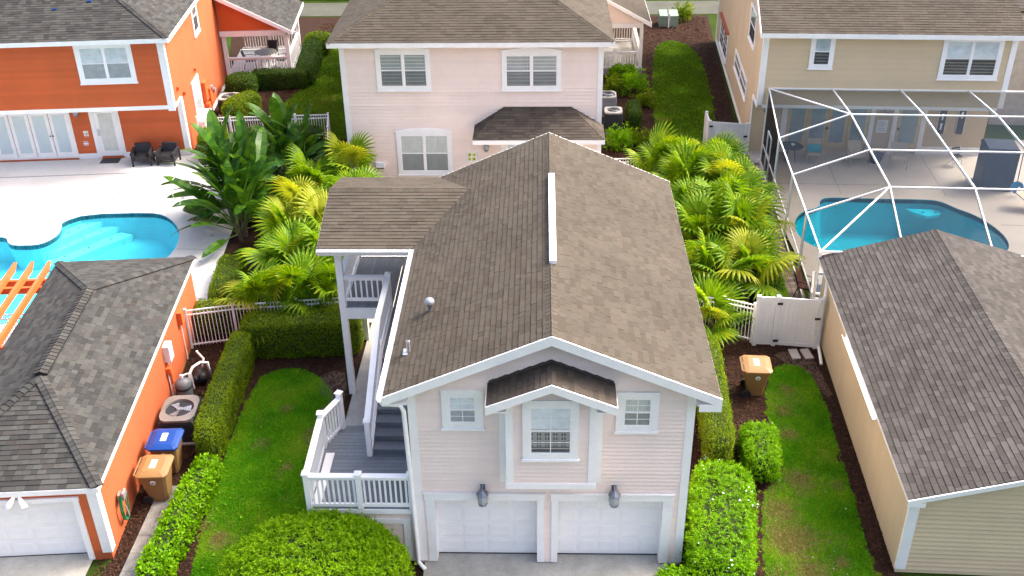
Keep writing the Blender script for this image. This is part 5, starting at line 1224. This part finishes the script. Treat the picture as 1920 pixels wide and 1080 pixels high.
for s_ in (-1, 1): f.tube([(s_ * .22, -.25, 0), (s_ * .22, .2, .85)], .016); f.tube([(s_ * .2, .25, 0), (s_ * .2, -.2, .48)], .016)
obj('frame', f, STICK, t2)
for k in range(4): part('slat', t2, BLACK, 'box', -.21, .21, -.2 + k * .1, -.13 + k * .1, .45, .47)
for k in range(2): part('slat', t2, BLACK, 'bar', (-.21, .1 + k * .05, .66 + k * .1), (.21, .1 + k * .05, .66 + k * .1), .02, .07)
t = thing('storage_cabinet', 'tall navy blue covered cabinet at the right of the screened patio', 'storage cabinet', at(TT, 9.9, -3.2, .05), R(-8)); v = MB(); v.box(-.65, .65, -.6, .6, 0, 1.75); obj('cover', v, NAVY, t); v = MB(); v.loft([[(-.68, -.63, 1.75), (.68, -.63, 1.75), (.68, .63, 1.75), (-.68, .63, 1.75)], [(-.6, -.55, 1.88), (.6, -.55, 1.88), (.6, .55, 1.88), (-.6, .55, 1.88)]]); obj('cover_top', v, NAVY, t)
t = thing('skimmer_net', 'bright blue pool net leaning on the navy cabinet', 'pool net', at(TT, 10.55, -4.05, .05), R(-8)); v = MB(); v.lathe([(.0, 0), (.2, .02), (.26, .05), (.26, .08), (0, .05)], 14, (0, -.1, .35), Matrix.Rotation(R(70), 3, 'X')); obj('net', v, mat('bright_blue_plastic', (.01, .22, .45), .5), t); part('pole', t, BIN_BLUE, 'cyl', (0, -.05, .5), (0, .1, 1.9), .02, n=6)
t = thing('sun_lounger', 'pale sun lounger with dark frame at the right edge of the screened deck', 'sun lounger', at(TT, 10.9, -5.6, .05), R(60))
v = MB(); yz(v, [(-.9, .34), (.3, .34), (.85, .7), (.85, .75), (.3, .4), (-.9, .40)], -.32, .32); obj('mattress', v, mat('peach_mattress', (.55, .42, .33), .8), t)
for x in (-.3, .3):
    for y in (-.8, .2): part('leg', t, BLACK, 'cyl', (x, y, 0), (x, y, .34), .02, n=6)
t = thing('sun_lounger', 'pale sun lounger half hidden at the far right edge beside the pool bend', 'sun lounger', at(TT, 11.5, -8.3, .05), R(75)); v = MB(); yz(v, [(-.9, .34), (.3, .34), (.85, .7), (.85, .75), (.3, .4), (-.9, .40)], -.32, .32); obj('mattress', v, BEIGE, t)
for x in (-.3, .3):
    for y in (-.8, .2): part('leg', t, BLACK, 'cyl', (x, y, 0), (x, y, .34), .02, n=6)
# grill bench and dark folding chair behind the vinyl gate
t = thing('serving_table', 'white framed table with a dark glass top beyond the vinyl gate', 'table', (9.35, 12.1, .05), R(-14))
for (a, b, c, d) in ((-.3, -.22, -.75, .75), (.22, .3, -.75, .75), (-.22, .22, -.75, -.68), (-.22, .22, .68, .75)): part('frame_rail', t, WHITE, 'box', a, b, c, d, .98, 1.05)
part('table_top', t, GLASS_D, 'box', -.22, .22, -.68, .68, 1.0, 1.02); part('shelf', t, NAVY, 'box', -.2, .2, -.6, .6, .6, .63)
for x in (-.27, .27):
    for y in (-.7, .7): part('leg', t, WHITE, 'box', x - .03, x + .03, y - .03, y + .03, 0, .98)
sling_chair('dark folding chair in the corner of the screen cage beyond the vinyl gate', (9.15, 12.95, .05), R(60), mat('dark_red_sling', (.10, .03, .025), .7), BLACK, 'dark cage chair')

# ------------------------------------------------------------------ foliage
def unit(V): return V / np.maximum(np.linalg.norm(V, axis=1, keepdims=True), 1e-9)
def leaf_arrays(P, N, size, aspect=.5, outw=.5, jit=.6, fold=.12, sizevar=.35):
    n = len(P); Nn = unit(N + rng.normal(0, jit, (n, 3)))
    t = unit(np.cross(Nn, rng.normal(0, 1, (n, 3)))); d = unit(t + Nn * outw * rng.random((n, 1)))
    s = unit(np.cross(d, Nn)); u = np.cross(s, d)
    L = size * (1 + rng.uniform(-sizevar, sizevar, (n, 1)))
    tip = P + d * L; mid = P + d * L * .5
    V = np.stack([P, mid + s * L * aspect / 2 + u * L * fold, tip, mid - s * L * aspect / 2 + u * L * fold], 1).reshape(-1, 3)
    i = np.arange(n)[:, None] * 4
    F = np.concatenate([i + [0, 1, 2], i + [0, 2, 3]], 1).reshape(-1, 3)
    return V, F
def blob_points(n, half, power, lump=.05, seed=0, bottom=-.96):
    """points and normals on a rounded box / ellipsoid with lumps"""
    a, b, c = half
    areas = np.array([4 * b * c, 4 * b * c, 4 * a * c, 4 * a * c, 4 * a * b]); f = rng.choice(5, n, p=areas / areas.sum())
    q = rng.uniform(-1, 1, (n, 3)); H = np.array(half)
    q[f == 0, 0] = 1; q[f == 1, 0] = -1; q[f == 2, 1] = 1; q[f == 3, 1] = -1; q[f == 4, 2] = 1
    r = (np.abs(q) ** power).sum(1) ** (1 / power); q = q / r[:, None]
    N = unit(np.sign(q) * np.abs(q) ** (power - 1) / H)
    P = q * H
    ph = np.random.default_rng(seed).uniform(0, 6.28, (6,))
    l = sum(np.sin(P[:, k % 3] * (3 + 2 * k) + P[:, (k + 1) % 3] * (5 + k) + ph[k]) for k in range(6)) / 6
    P = P + N * (l * lump)[:, None]
    return P, N
def shrub(name, label, cat, loc, half, power, m, rz=0, dens=900, size=.055, lump=.05, group=None, aspect=.55, depth=.07, outw=.7, jit=.55, flowers=0, ros=0, core=True):
    """clipped or rounded plant: leaf blades over a dark core"""
    area = 4 * half[0] * half[1] + 8 * half[2] * (half[0] + half[1]); n = int(area * dens)
    P, N = blob_points(n, half, power, lump, seed=len(label))
    P = P - N * (np.abs(rng.normal(0, depth, (n, 1))))
    P[:, 2] += half[2]; ok = P[:, 2] > .03; P, N = P[ok], N[ok]
    sp = rng.random(len(P)) < (.05 if ros else .02); P = P + N * (sp * rng.uniform(0, .14, len(P)))[:, None]
    if ros:
        k = ros; P = np.repeat(P[::k], k, 0); N = np.repeat(N[::k], k, 0); P = P + N * np.repeat(rng.normal(0, depth * .8, (len(P) // k, 1)), k, 0) + rng.normal(0, .018, P.shape)
    V, F = leaf_arrays(P, N, size, aspect, outw, jit)
    # core
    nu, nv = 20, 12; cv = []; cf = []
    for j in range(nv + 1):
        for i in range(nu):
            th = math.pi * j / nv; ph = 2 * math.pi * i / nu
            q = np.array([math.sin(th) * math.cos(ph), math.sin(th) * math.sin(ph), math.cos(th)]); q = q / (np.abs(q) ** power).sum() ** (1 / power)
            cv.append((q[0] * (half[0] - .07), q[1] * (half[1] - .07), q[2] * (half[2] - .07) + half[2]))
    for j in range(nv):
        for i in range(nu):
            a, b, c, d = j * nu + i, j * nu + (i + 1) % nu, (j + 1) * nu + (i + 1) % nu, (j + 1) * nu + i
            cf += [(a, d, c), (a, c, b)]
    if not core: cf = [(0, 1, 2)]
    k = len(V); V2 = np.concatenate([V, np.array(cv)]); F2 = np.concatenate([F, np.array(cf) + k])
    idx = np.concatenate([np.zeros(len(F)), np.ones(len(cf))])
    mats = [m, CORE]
    if flowers:
        Pf, Nf = blob_points(flowers, half, power, lump, seed=len(label)); cl = rng.choice(9, flowers); cen, cn = blob_points(9, half, power, lump, seed=len(label))
        sel = rng.random(flowers) < .75; Pf[sel] = cen[cl[sel]] + rng.normal(0, .12, (sel.sum(), 3)); Nf[sel] = cn[cl[sel]]
        Pf = Pf + Nf * .05; Pf[:, 2] += half[2]
        Vf, Ff = leaf_arrays(Pf, Nf, .055, .9, .1, .3)
        F2 = np.concatenate([F2, Ff + len(V2)]); V2 = np.concatenate([V2, Vf]); idx = np.concatenate([idx, np.full(len(Ff), 2)]); mats.append(PLUM)
    me = np_mesh(name, V2, F2, mats, idx)
    o = link(name, me); o.location = loc; o.rotation_euler = (0, 0, rz); tag(o, label, cat, group)
    return o
G = 'clipped hedges'
shrub('hedge', 'long clipped yellow green hedge between the air conditioner and the left lawn', 'hedge', (-9.76, 6.35, 0), (.36, 2.75, .62), 7, HEDGE, R(2), 1500, .05, .05, G, depth=.05)
shrub('hedge', 'dark clipped hedge running across the top of the left lawn to the stair posts', 'hedge', (-8.05, 9.45, 0), (1.95, .5, .70), 8, HEDGE, R(4), 1500, .05, .05, G, depth=.05)
shrub('hedge', 'loose leafy light green hedge along the slab path below the clipped hedge', 'hedge', (-9.62, 1.0, 0), (.38, 2.5, .38), 4, SHRUB, R(-4), 620, .11, .10, G, depth=.1, outw=1.0)
shrub('hedge', 'low clipped hedge just behind the white picket fence by the orange garage', 'hedge', (-11.1, 10.75, 0), (.85, .42, .55), 7, HEDGE, R(8), 1300, .05, .03, G)
shrub('hedge', 'brownish clipped hedge beside the white pool deck below the banana plants', 'hedge', (-11.55, 13.3, 0), (.48, 1.5, .42), 6, HEDGE, R(5), 1300, .05, .03, G)
shrub('hedge', 'rounded clipped hedge at the corner of the orange house beside the armchairs', 'hedge', (-15.25, 25.3, 0), (.62, .8, .66), 5, HEDGE, R(5), 900, .06, .03, G)
shrub('hedge', 'clipped hedge in front of the rear white picket fence, behind the banana leaves', 'hedge', (-12.2, 25.7, 0), (1.9, .55, .62), 7, HEDGE_D, R(3), 800, .06, .03, G)
shrub('hedge', 'tall narrow clipped hedge along the right wall of the pink garage', 'hedge', (4.85, 6.1, 0), (.40, 2.75, .62), 7, HEDGE, R(-3), 1500, .05, .05, G, depth=.05)
shrub('hedge', 'green hedge beside the brick strip behind the fan palms on the right', 'hedge', (7.95, 14.0, 0), (.34, 2.6, .5), 6, SHRUB, R(-2), 900, .055, .04, G)
shrub('hedge', 'clipped hedge curving round the porch of the orange house', 'hedge', at(TO, 4.35, 11.6), (.5, 2.9, .55), 6, HEDGE_D, R(4.8), 800, .07, .05, G)
shrub('hedge', 'low clipped hedge in front of the white porch rail of the orange house', 'hedge', at(TO, 3.0, 8.75), (1.5, .42, .5), 6, HEDGE_D, R(4), 800, .07, .05, G)
shrub('shrub', 'bright leafy shrub tip at the far end of the porch hedge', 'shrub', at(TO, 4.55, 14.4), (.8, .7, .6), 3, HEDGE, 0, 600, .08, .06, 'shrubs')
G = 'shrubs'
shrub('shrub', 'big rounded bright green shrub at the bottom below the lower stair landing', 'shrub', (-5.5, -1.75, 0), (2.2, 1.95, 1.1), 2.0, ROUND, 0, 2600, .075, .05, G, depth=.07, outw=1.6, aspect=.36, jit=.35, ros=9)
shrub('shrub', 'large bright shrub with pale blue flowers along the right corner of the pink garage', 'shrub', (4.35, .75, 0), (.80, 2.25, .55), 4, SHRUB, R(-9), 1900, .065, .06, G, flowers=70, outw=1.4, depth=.06, jit=.4, ros=8, aspect=.42)
shrub('shrub', 'small flowering shrub at the foot of the right garage door', 'shrub', (3.05, -1.35, 0), (.55, .6, .42), 3, SHRUB, 0, 1900, .065, .06, G, flowers=20, outw=1.4, depth=.06, jit=.4, ros=8, aspect=.42)
shrub('shrub', 'small bright oval shrub in the mulch beside the right lawn', 'shrub', (5.9, 3.9, 0), (.50, 1.0, .46), 3.2, SHRUB, R(-4), 1900, .065, .06, G, flowers=6, outw=1.4, depth=.06, jit=.4, ros=8, aspect=.42)
shrub('shrub', 'shrub curving round the air conditioner of the orange house', 'shrub', (-15.15, 30.1, 0), (.55, 1.2, .6), 3, HEDGE, R(-25), 700, .08, .06, G)
shrub('shrub', 'shrub below the left end of the porch rail of the orange house', 'shrub', (-15.9, 33.2, 0), (.8, .75, .6), 3, HEDGE_D, 0, 700, .08, .06, G)
shrub('shrub', 'narrow clipped shrub beside the nearer pink house air conditioner', 'shrub', (4.25, 29.2, 0), (.32, .9, .5), 5, HEDGE_D, 0, 800, .07, .04, G)
shrub('shrub', 'low light green plant in front of the pink house porch rail', 'shrub', (4.15, 35.6, 0), (.75, .4, .38), 2.5, SHRUB, 0, 500, .13, .12, G, depth=.15)
for i, (x, y, s, lb) in enumerate(((3.4, 26.2, .55, 'feathery light green plant on the mulch nearest the pink house bump roof'), (4.4, 26.6, .4, 'sparse green plant left of the bare stems in the right mulch'), (4.6, 33.4, .6, 'loose green plant in the mulch below the pink porch'), (3.6, 33.6, .45, 'low green plant against the pink house below the porch'), (5.0, 31.6, .4, 'small green plant at the left edge of the rear lawn'), (8.6, 46.2, .55, 'dark green bush at the far corner of the tan house'))):
    shrub('plant', lb, 'plant', (x, y, 0), (s, s, s * .8), 2.2, SHRUB if i in (0, 2) else HEDGE, 0, 260, .2, .1, 'small bed plants', aspect=.22, depth=.22, outw=1.6, jit=.3, ros=6, core=False)
shrub('shrub', 'leafy shrub on the near edge of the far sidewalk, top left', 'shrub', (-14.0, 52.3, 0), (4, .8, .5), 4, HEDGE_D, 0, 260, .13, .1, G)
shrub('shrub', 'strip of dark shrubs beyond the far sidewalk, top right', 'shrub', (8.0, 52.6, 0), (5, .8, .4), 4, HEDGE_D, 0, 220, .13, .1, G)

# fan palms: every frond an object
def fan_frond(seed, droop=.35):
    r = random.Random(seed); mb = MB(); n = 26; Lp = r.uniform(.55, .85)
    pet = [(0, 0, 0), (0, Lp * .5, .06), (0, Lp, .03)]
    mb.tube(pet, [.016, .012, .008], 4)
    hub = Vector((0, Lp, .03)); span = R(310); R0 = r.uniform(.66, .82); da = span / n
    for k in range(n):
        a = -span / 2 + (k + .5) * da; rr = R0 * (.72 + .28 * math.cos(a * .55)) * r.uniform(.94, 1.05)
        dirv = Vector((math.sin(a), math.cos(a), 0)); side = Vector((math.cos(a), -math.sin(a), 0))
        def P(t, off, up=0):
            z = .12 * math.cos(a) * t - droop * rr * (t ** 2.6) * (1.1 - .4 * math.cos(a)) + up
            return hub + dirv * (rr * t) + side * off + Vector((0, 0, z))
        ts = [.03, .5, .78, 1.0]; ws = [rr * .03 * da, rr * .5 * da * .52, rr * .6 * da * .36, .004]
        for j in range(3):
            t0, t1, w0, w1 = ts[j], ts[j + 1], ws[j], ws[j + 1]
            tip_sag = -.05 * rr if j == 2 else 0
            for s_ in (-1, 1):
                A, B = P(t0, 0, .018), P(t0, s_ * w0); C, D = P(t1, s_ * w1, tip_sag), P(t1, 0, .012 + tip_sag)
                mb.face([A, D, C, B] if s_ > 0 else [A, B, C, D])
    return mb
FANM = [fan_frond(s, d).mesh('frond', FAN) for s, d in ((1, .28), (2, .4), (3, .55), (4, .35))]
FANY = [fan_frond(s, d).mesh('frond', FAN_Y) for s, d in ((5, .3), (6, .5))]
FAND = fan_frond(9, .6).mesh('dead_frond', leaf_mat('dead_palm_leaf', [(.16, .11, .05), (.24, .18, .09)], .2, .7))
def fan_palm(label, x, y, h, n=14, sc=1.0, yellow=0.12, seed=0):
    r = random.Random(seed); t = thing('fan_palm', label, 'palm', (x, y, 0), 0, 'fan palms')
    mb = MB(); mb.tube([(0, 0, 0), (.03, .02, h * .5), (0, 0, h)], [.13, .10, .09], 8); obj('trunk', mb, BARK, t)
    a0 = r.uniform(0, 6.28)
    for k in range(n):
        az = a0 + k * 2.39996; u = (k + .5) / n
        el = R(72 - 78 * u + r.uniform(-8, 8))
        me = r.choice(FANY) if r.random() < yellow or (u > .85 and r.random() < .4) else r.choice(FANM)
        M = Matrix.Translation((0, 0, h - .05 + .1 * (1 - u))) @ Matrix.Rotation(az, 4, 'Z') @ Matrix.Rotation(el, 4, 'X') @ Matrix.Rotation(r.uniform(-.5, .5), 4, 'Y') @ Matrix.Scale(sc * r.choice((.75, .9, 1.0, 1.1, 1.2)), 4)
        # tilt the blade back towards the horizontal so that it shows its face to the sky
        link('frond', me, t, M)
    for k in range(2):
        link('dead_frond', FAND, t, Matrix.Translation((0, 0, h - .15)) @ Matrix.Rotation(r.uniform(0, 6.28), 4, 'Z') @ Matrix.Rotation(R(-55 + r.uniform(-15, 15)), 4, 'X') @ Matrix.Scale(sc * r.uniform(.7, .9), 4))
    return t
palms = [(4.7, 21.9, .9, 'fan palm closest to the pink house, its fronds behind the garage ridge end'), (5.75, 21.6, 1.15, 'fan palm at the far end of the right hand group, beside the white picket fence'),
 (7.0, 21.4, 1.1, 'fan palm in front of the rear vinyl gate'), (5.6, 19.6, 1.2, 'fan palm behind the far right corner of the garage roof'),
 (7.1, 19.4, 1.3, 'tall fan palm in the middle of the far right hand palms'), (7.6, 18.8, 1.1, 'fan palm nearest the screen door of the cage'),
 (5.5, 17.3, 1.2, 'fan palm hugging the right garage eave at mid length'), (6.8, 17.0, 1.4, 'upright fan palm in the centre of the right hand group'),
 (7.5, 16.4, 1.1, 'fan palm leaning over the brick strip'), (5.6, 15.0, 1.4, 'fan palm beside the garage eave with fronds spread low'),
 (7.0, 15.0, 1.6, 'fan palm in front of the clipped green hedge on the right'), (5.6, 12.7, 1.2, 'yellow tipped fan palm near the garage eave, front of the right hand group'),
 (7.0, 12.7, 1.3, 'fan palm above the vinyl gate, front of the right hand group'), (5.4, 10.4, .7, 'low fan palm beside the short picket fence right of the garage')]
for i, (x, y, h, lb) in enumerate(palms): fan_palm(lb, x, y, h, 15, 1.12, .10, 10 + i)
palms = [(-8.2, 20.6, 1.5, .15, 'fan palm beside the round grey dish'), (-9.5, 19.4, 1.4, .1, 'fan palm behind the right hand banana clump'), (-7.5, 17.9, 1.5, .15, 'fan palm against the far edge of the stair roof'),
 (-9.4, 16.9, 1.5, .5, 'yellowest fan palm, between the banana clump and the stair roof'), (-9.5, 15.0, 1.3, .6, 'bright yellow fan palm below the banana leaves'), (-8.2, 15.2, 1.5, .1, 'green fan palm left of the stair roof gutter'),
 (-8.9, 13.1, 1.3, .12, 'fan palm above the brownish clipped hedge'), (-7.8, 12.9, 1.6, .05, 'large green fan palm beside the tall stair post'), (-9.5, 10.8, 1.25, .2, 'yellow green fan palm arching over the white picket fence'),
 (-8.2, 10.9, 1.3, .1, 'green fan palm in front of the dark hedge'), (-7.2, 11.2, 1.2, .0, 'dark green fan palm against the stair post')]
for i, (x, y, h, yl, lb) in enumerate(palms): fan_palm(lb, x, y, h, 14, 1.12, yl, 40 + i)

# giant bird of paradise clumps: every leaf an object
MIDRIB = mat('pale_midrib', (.10, .17, .03), .5)
def banana_leaf(seed):
    r = random.Random(seed); mb = MB(); Lp = r.uniform(.7, 1.0); L = r.uniform(1.35, 1.75); W = r.uniform(.20, .27); bend = r.uniform(.35, 1.0)
    n = 10; P = []
    for k in range(n + 1):
        t = k / n; P.append((Vector((0, Lp + L * t * math.cos(bend * t * .8), -L * .55 * bend * t * t)), t))
    mb.tube([(0, 0, 0), (0, Lp * .5, .02), (0, Lp, 0)] + [tuple(p) for p, t in P[1:]], [.035, .028, .02] + [.016 * (1 - t) + .004 for p, t in P[1:]], 4); npet = len(mb.f)
    for k in range(n):
        (p, t), (q, u) = P[k], P[k + 1]
        w0 = W * (math.sin(math.pi * min(1, t * .93 + .07)) ** .55) if t < 1 else 0; w1 = W * (math.sin(math.pi * min(1, u * .93 + .07)) ** .55) if u < 1 else .004
        for s_ in (-1, 1):
            gap = .02 if r.random() < .25 else 0
            A, D = p + Vector((0, gap, .014)), q + Vector((0, 0, .014)); B = p + Vector((s_ * w0, gap, .05 * w0 / W)); C = q + Vector((s_ * w1, 0, .05 * w1 / W))
            mb.face([A, B, C, D] if s_ < 0 else [A, D, C, B])
    me = mb.mesh('leaf', BANANA); me.materials.append(MIDRIB)
    for p_ in me.polygons[:npet]: p_.material_index = 1
    return me
BLM = [banana_leaf(s) for s in range(5)]
def bird_clump(label, x, y, n, h, seed, spread=.45):
    r = random.Random(seed); t = thing('bird_of_paradise_plant', label, 'plant', (x, y, 0), 0, 'giant bird of paradise clumps')
    ns = 5
    for s in range(ns):
        ox, oy = r.uniform(-spread, spread), r.uniform(-spread, spread); hs = h * r.uniform(.75, 1.1); lx, ly = ox * 1.8, oy * 1.8
        mb = MB(); mb.tube([(ox, oy, 0), ((ox + lx) / 2, (oy + ly) / 2, hs * .5), (lx, ly, hs)], [.09, .08, .06], 7); obj('stem', mb, BARK, t)
        k_ = n // ns; fan = r.uniform(0, 3.14)
        for k in range(k_):
            az = fan + (0 if k % 2 else math.pi) + r.uniform(-.9, .9); el = R(84 - 80 * (k / k_) ** 1.3 + r.uniform(-8, 8))
            link('leaf', r.choice(BLM), t, Matrix.Translation((lx, ly, hs - .1 - .05 * k)) @ Matrix.Rotation(az, 4, 'Z') @ Matrix.Rotation(el, 4, 'X') @ Matrix.Rotation(r.uniform(-.6, .6), 4, 'Y') @ Matrix.Scale(r.uniform(.8, 1.3), 4))
    return t
bird_clump('large dark green banana like plant overhanging the white pool deck', -12.2, 19.4, 75, 1.6, 3, .7)
bird_clump('dark green banana like plant behind, next to the rear picket fence', -11.0, 21.8, 60, 1.5, 8, .55)
bird_clump('drooping banana like plant at the front edge of the clump, above the brownish hedge', -12.0, 17.4, 40, .9, 12, .4)

# ------------------------------------------------------------------ grass blades, mulch chips, fallen leaves
def inside(P, poly):
    x, y = P[:, 0], P[:, 1]; c = np.zeros(len(P), bool); n = len(poly)
    for i in range(n):
        x0, y0 = poly[i]; x1, y1 = poly[(i + 1) % n]
        cond = ((y0 > y) != (y1 > y)); c ^= cond & (x < (x1 - x0) * (y - y0) / ((y1 - y0) if y1 != y0 else 1e-9) + x0)
    return c
def scatter(poly, dens):
    a = np.array(poly); lo, hi = a.min(0), a.max(0); n = int((hi - lo).prod() * dens)
    P = rng.uniform(lo, hi, (n, 2)); return P[inside(P, poly)]
DRY = [(6.15, 2.0, .7), (6.1, .9, .75), (6.5, -.3, .7), (6.9, 3.2, .6), (7.0, 5.2, .3), (7.4, 7.4, .25), (7.3, .1, .3), (-6.9, 5.2, .35), (-7.4, 3.6, .25), (-8.6, .8, .3), (-8.0, 6.3, .25), (-6.7, 6.2, .4)]
def grass(polys, dens, h, wd, m, name='grass', label=None):
    Q = np.concatenate([scatter(p, dens) for p in polys]); n = len(Q)
    d = np.sin(Q[:, 0] * 1.7 + Q[:, 1] * .9) + np.sin(Q[:, 0] * .8 - Q[:, 1] * 2.1 + 1) + rng.normal(0, .7, n)
    Q = Q[d > -1.3]
    for (px, py, pr) in DRY:
        Q = Q[(np.hypot(Q[:, 0] - px, Q[:, 1] - py) + rng.normal(0, pr * .35, len(Q))) > pr * rng.uniform(.2, 1.0, len(Q))]
    n = len(Q)
    a = rng.uniform(0, 6.28, n); hh = h * rng.uniform(.5, 1.25, n); lean = rng.normal(0, .55, (n, 2)) * hh[:, None]
    s = np.stack([np.cos(a), np.sin(a)], 1) * (wd / 2)
    z0 = np.full(n, .006)
    V = np.stack([np.c_[Q - s, z0], np.c_[Q + s, z0], np.c_[Q + lean, hh]], 1).reshape(-1, 3)
    F = np.arange(3 * n).reshape(-1, 3)
    o = link(name, np_mesh(name, V, F, [m]), kind='stuff'); o['label'] = label
DRYB = leaf_mat('dry_grass_blade', [(0.1500, 0.1377, 0.0280), (0.2550, 0.2175, 0.0700), (0.3150, 0.2610, 0.0980), (0.1500, 0.1885, 0.0168)], 0.3, 0.7)
clover = [smooth_loop(LAWN_L, 1), smooth_loop(LAWN_R, 1)]
grass([[p for p in clover[0]]], 2600, .055, .022, GRASSB, label='short green grass of the lawn left of the garage stair')
grass([[p for p in clover[1]]], 2400, .055, .022, GRASSB, label='short patchy grass of the lawn right of the pink garage')
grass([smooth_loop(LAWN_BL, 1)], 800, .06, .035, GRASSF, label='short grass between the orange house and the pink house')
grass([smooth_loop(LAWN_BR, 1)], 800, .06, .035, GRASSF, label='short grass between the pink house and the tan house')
qs = []
for (px, py, pr) in DRY + [(6.6, 1.0, .6), (6.0, 2.9, .4), (5.6, -.4, .5), (7.1, 6.3, .45), (7.9, 3.0, .3), (-8.4, 4.6, .35), (-6.6, 3.0, .3), (-9.1, 1.2, .3)]:
    q = rng.normal(0, pr * .42, (int(1100 * pr * pr * 3.1), 2)) + [px, py]; qs.append(q)
Q = np.concatenate(qs); Q = Q[inside(Q, clover[0]) | inside(Q, clover[1])]; n = len(Q); a = rng.uniform(0, 6.28, n); hh = .05 * rng.uniform(.5, 1.3, n)
lean = rng.normal(0, .8, (n, 2)) * hh[:, None]; sd = np.stack([np.cos(a), np.sin(a)], 1) * .012; z0 = np.full(n, .006)
o = link('dry_grass', np_mesh('dry_grass', np.stack([np.c_[Q - sd, z0], np.c_[Q + sd, z0], np.c_[Q + lean, hh]], 1).reshape(-1, 3), np.arange(3 * n).reshape(-1, 3), [DRYB]), kind='stuff'); o['label'] = 'patches of dry straw coloured grass on the front lawns'
def chips(polys, dens, L, holes, label, m=CHIP):
    Q = np.concatenate([scatter(p, dens) for p in polys])
    for h in holes: Q = Q[~inside(Q, h)]
    n = len(Q); a = rng.uniform(0, 6.28, n); l = L * rng.uniform(.5, 1.4, n); wd = l * rng.uniform(.2, .45, n)
    d = np.c_[np.cos(a), np.sin(a), rng.normal(0, .25, n)] * l[:, None] / 2; s = np.c_[-np.sin(a), np.cos(a), rng.normal(0, .3, n)] * wd[:, None] / 2
    c = np.c_[Q, rng.uniform(.012, .035, n)]
    V = np.stack([c - d - s, c + d - s, c + d + s, c - d + s], 1).reshape(-1, 3)
    o = link('mulch_chips', np_mesh('mulch_chips', V, np.arange(4 * n).reshape(-1, 4), [m]), kind='stuff'); o['label'] = label
chips([[(-11.4, -3), (-6.2, -3), (-6.2, 10.5), (-11.8, 10.5)]], 330, .07, [LAWN_L, [(-10.8, -3), (-10.1, -3), (-10.1, 2.8), (-10.8, 2.8)]], 'red brown bark mulch left of the lawn')
chips([[(3.2, -3), (8.7, -3), (8.8, 9.8), (3.2, 10.6)]], 330, .07, [LAWN_R], 'red brown bark mulch round the right lawn')
chips([[(-17.3, 27), (-10.5, 26.8), (-10.6, 46), (-14, 46), (-14, 35)], [(2.4, 24), (9.1, 26), (10, 47), (5.6, 47), (5.6, 41), (5.5, 35), (2.4, 35)]], 130, .11, [LAWN_BL, LAWN_BR], 'dark bark mulch between the houses')
# dropped leaves and light specks on the lawns
def specks(poly, n, m, size, label):
    Q = scatter(poly, n / 20.0)[:n]; P = np.c_[Q, np.full(len(Q), .05)]; V, F = leaf_arrays(P, np.tile([0, 0, 1.], (len(P), 1)), size, .6, .0, .2)
    o = link('fallen_leaves', np_mesh('fallen_leaves', V, F, [m]), kind='stuff'); o['label'] = label
specks(LAWN_R, 9, STICK, .04, 'pale specks on the right lawn'); specks(LAWN_L, 40, SHRUB, .10, 'light weeds in the left lawn')
print('objects', len(bpy.data.objects), 'tris', sum(len(m.polygons) for m in bpy.data.meshes))
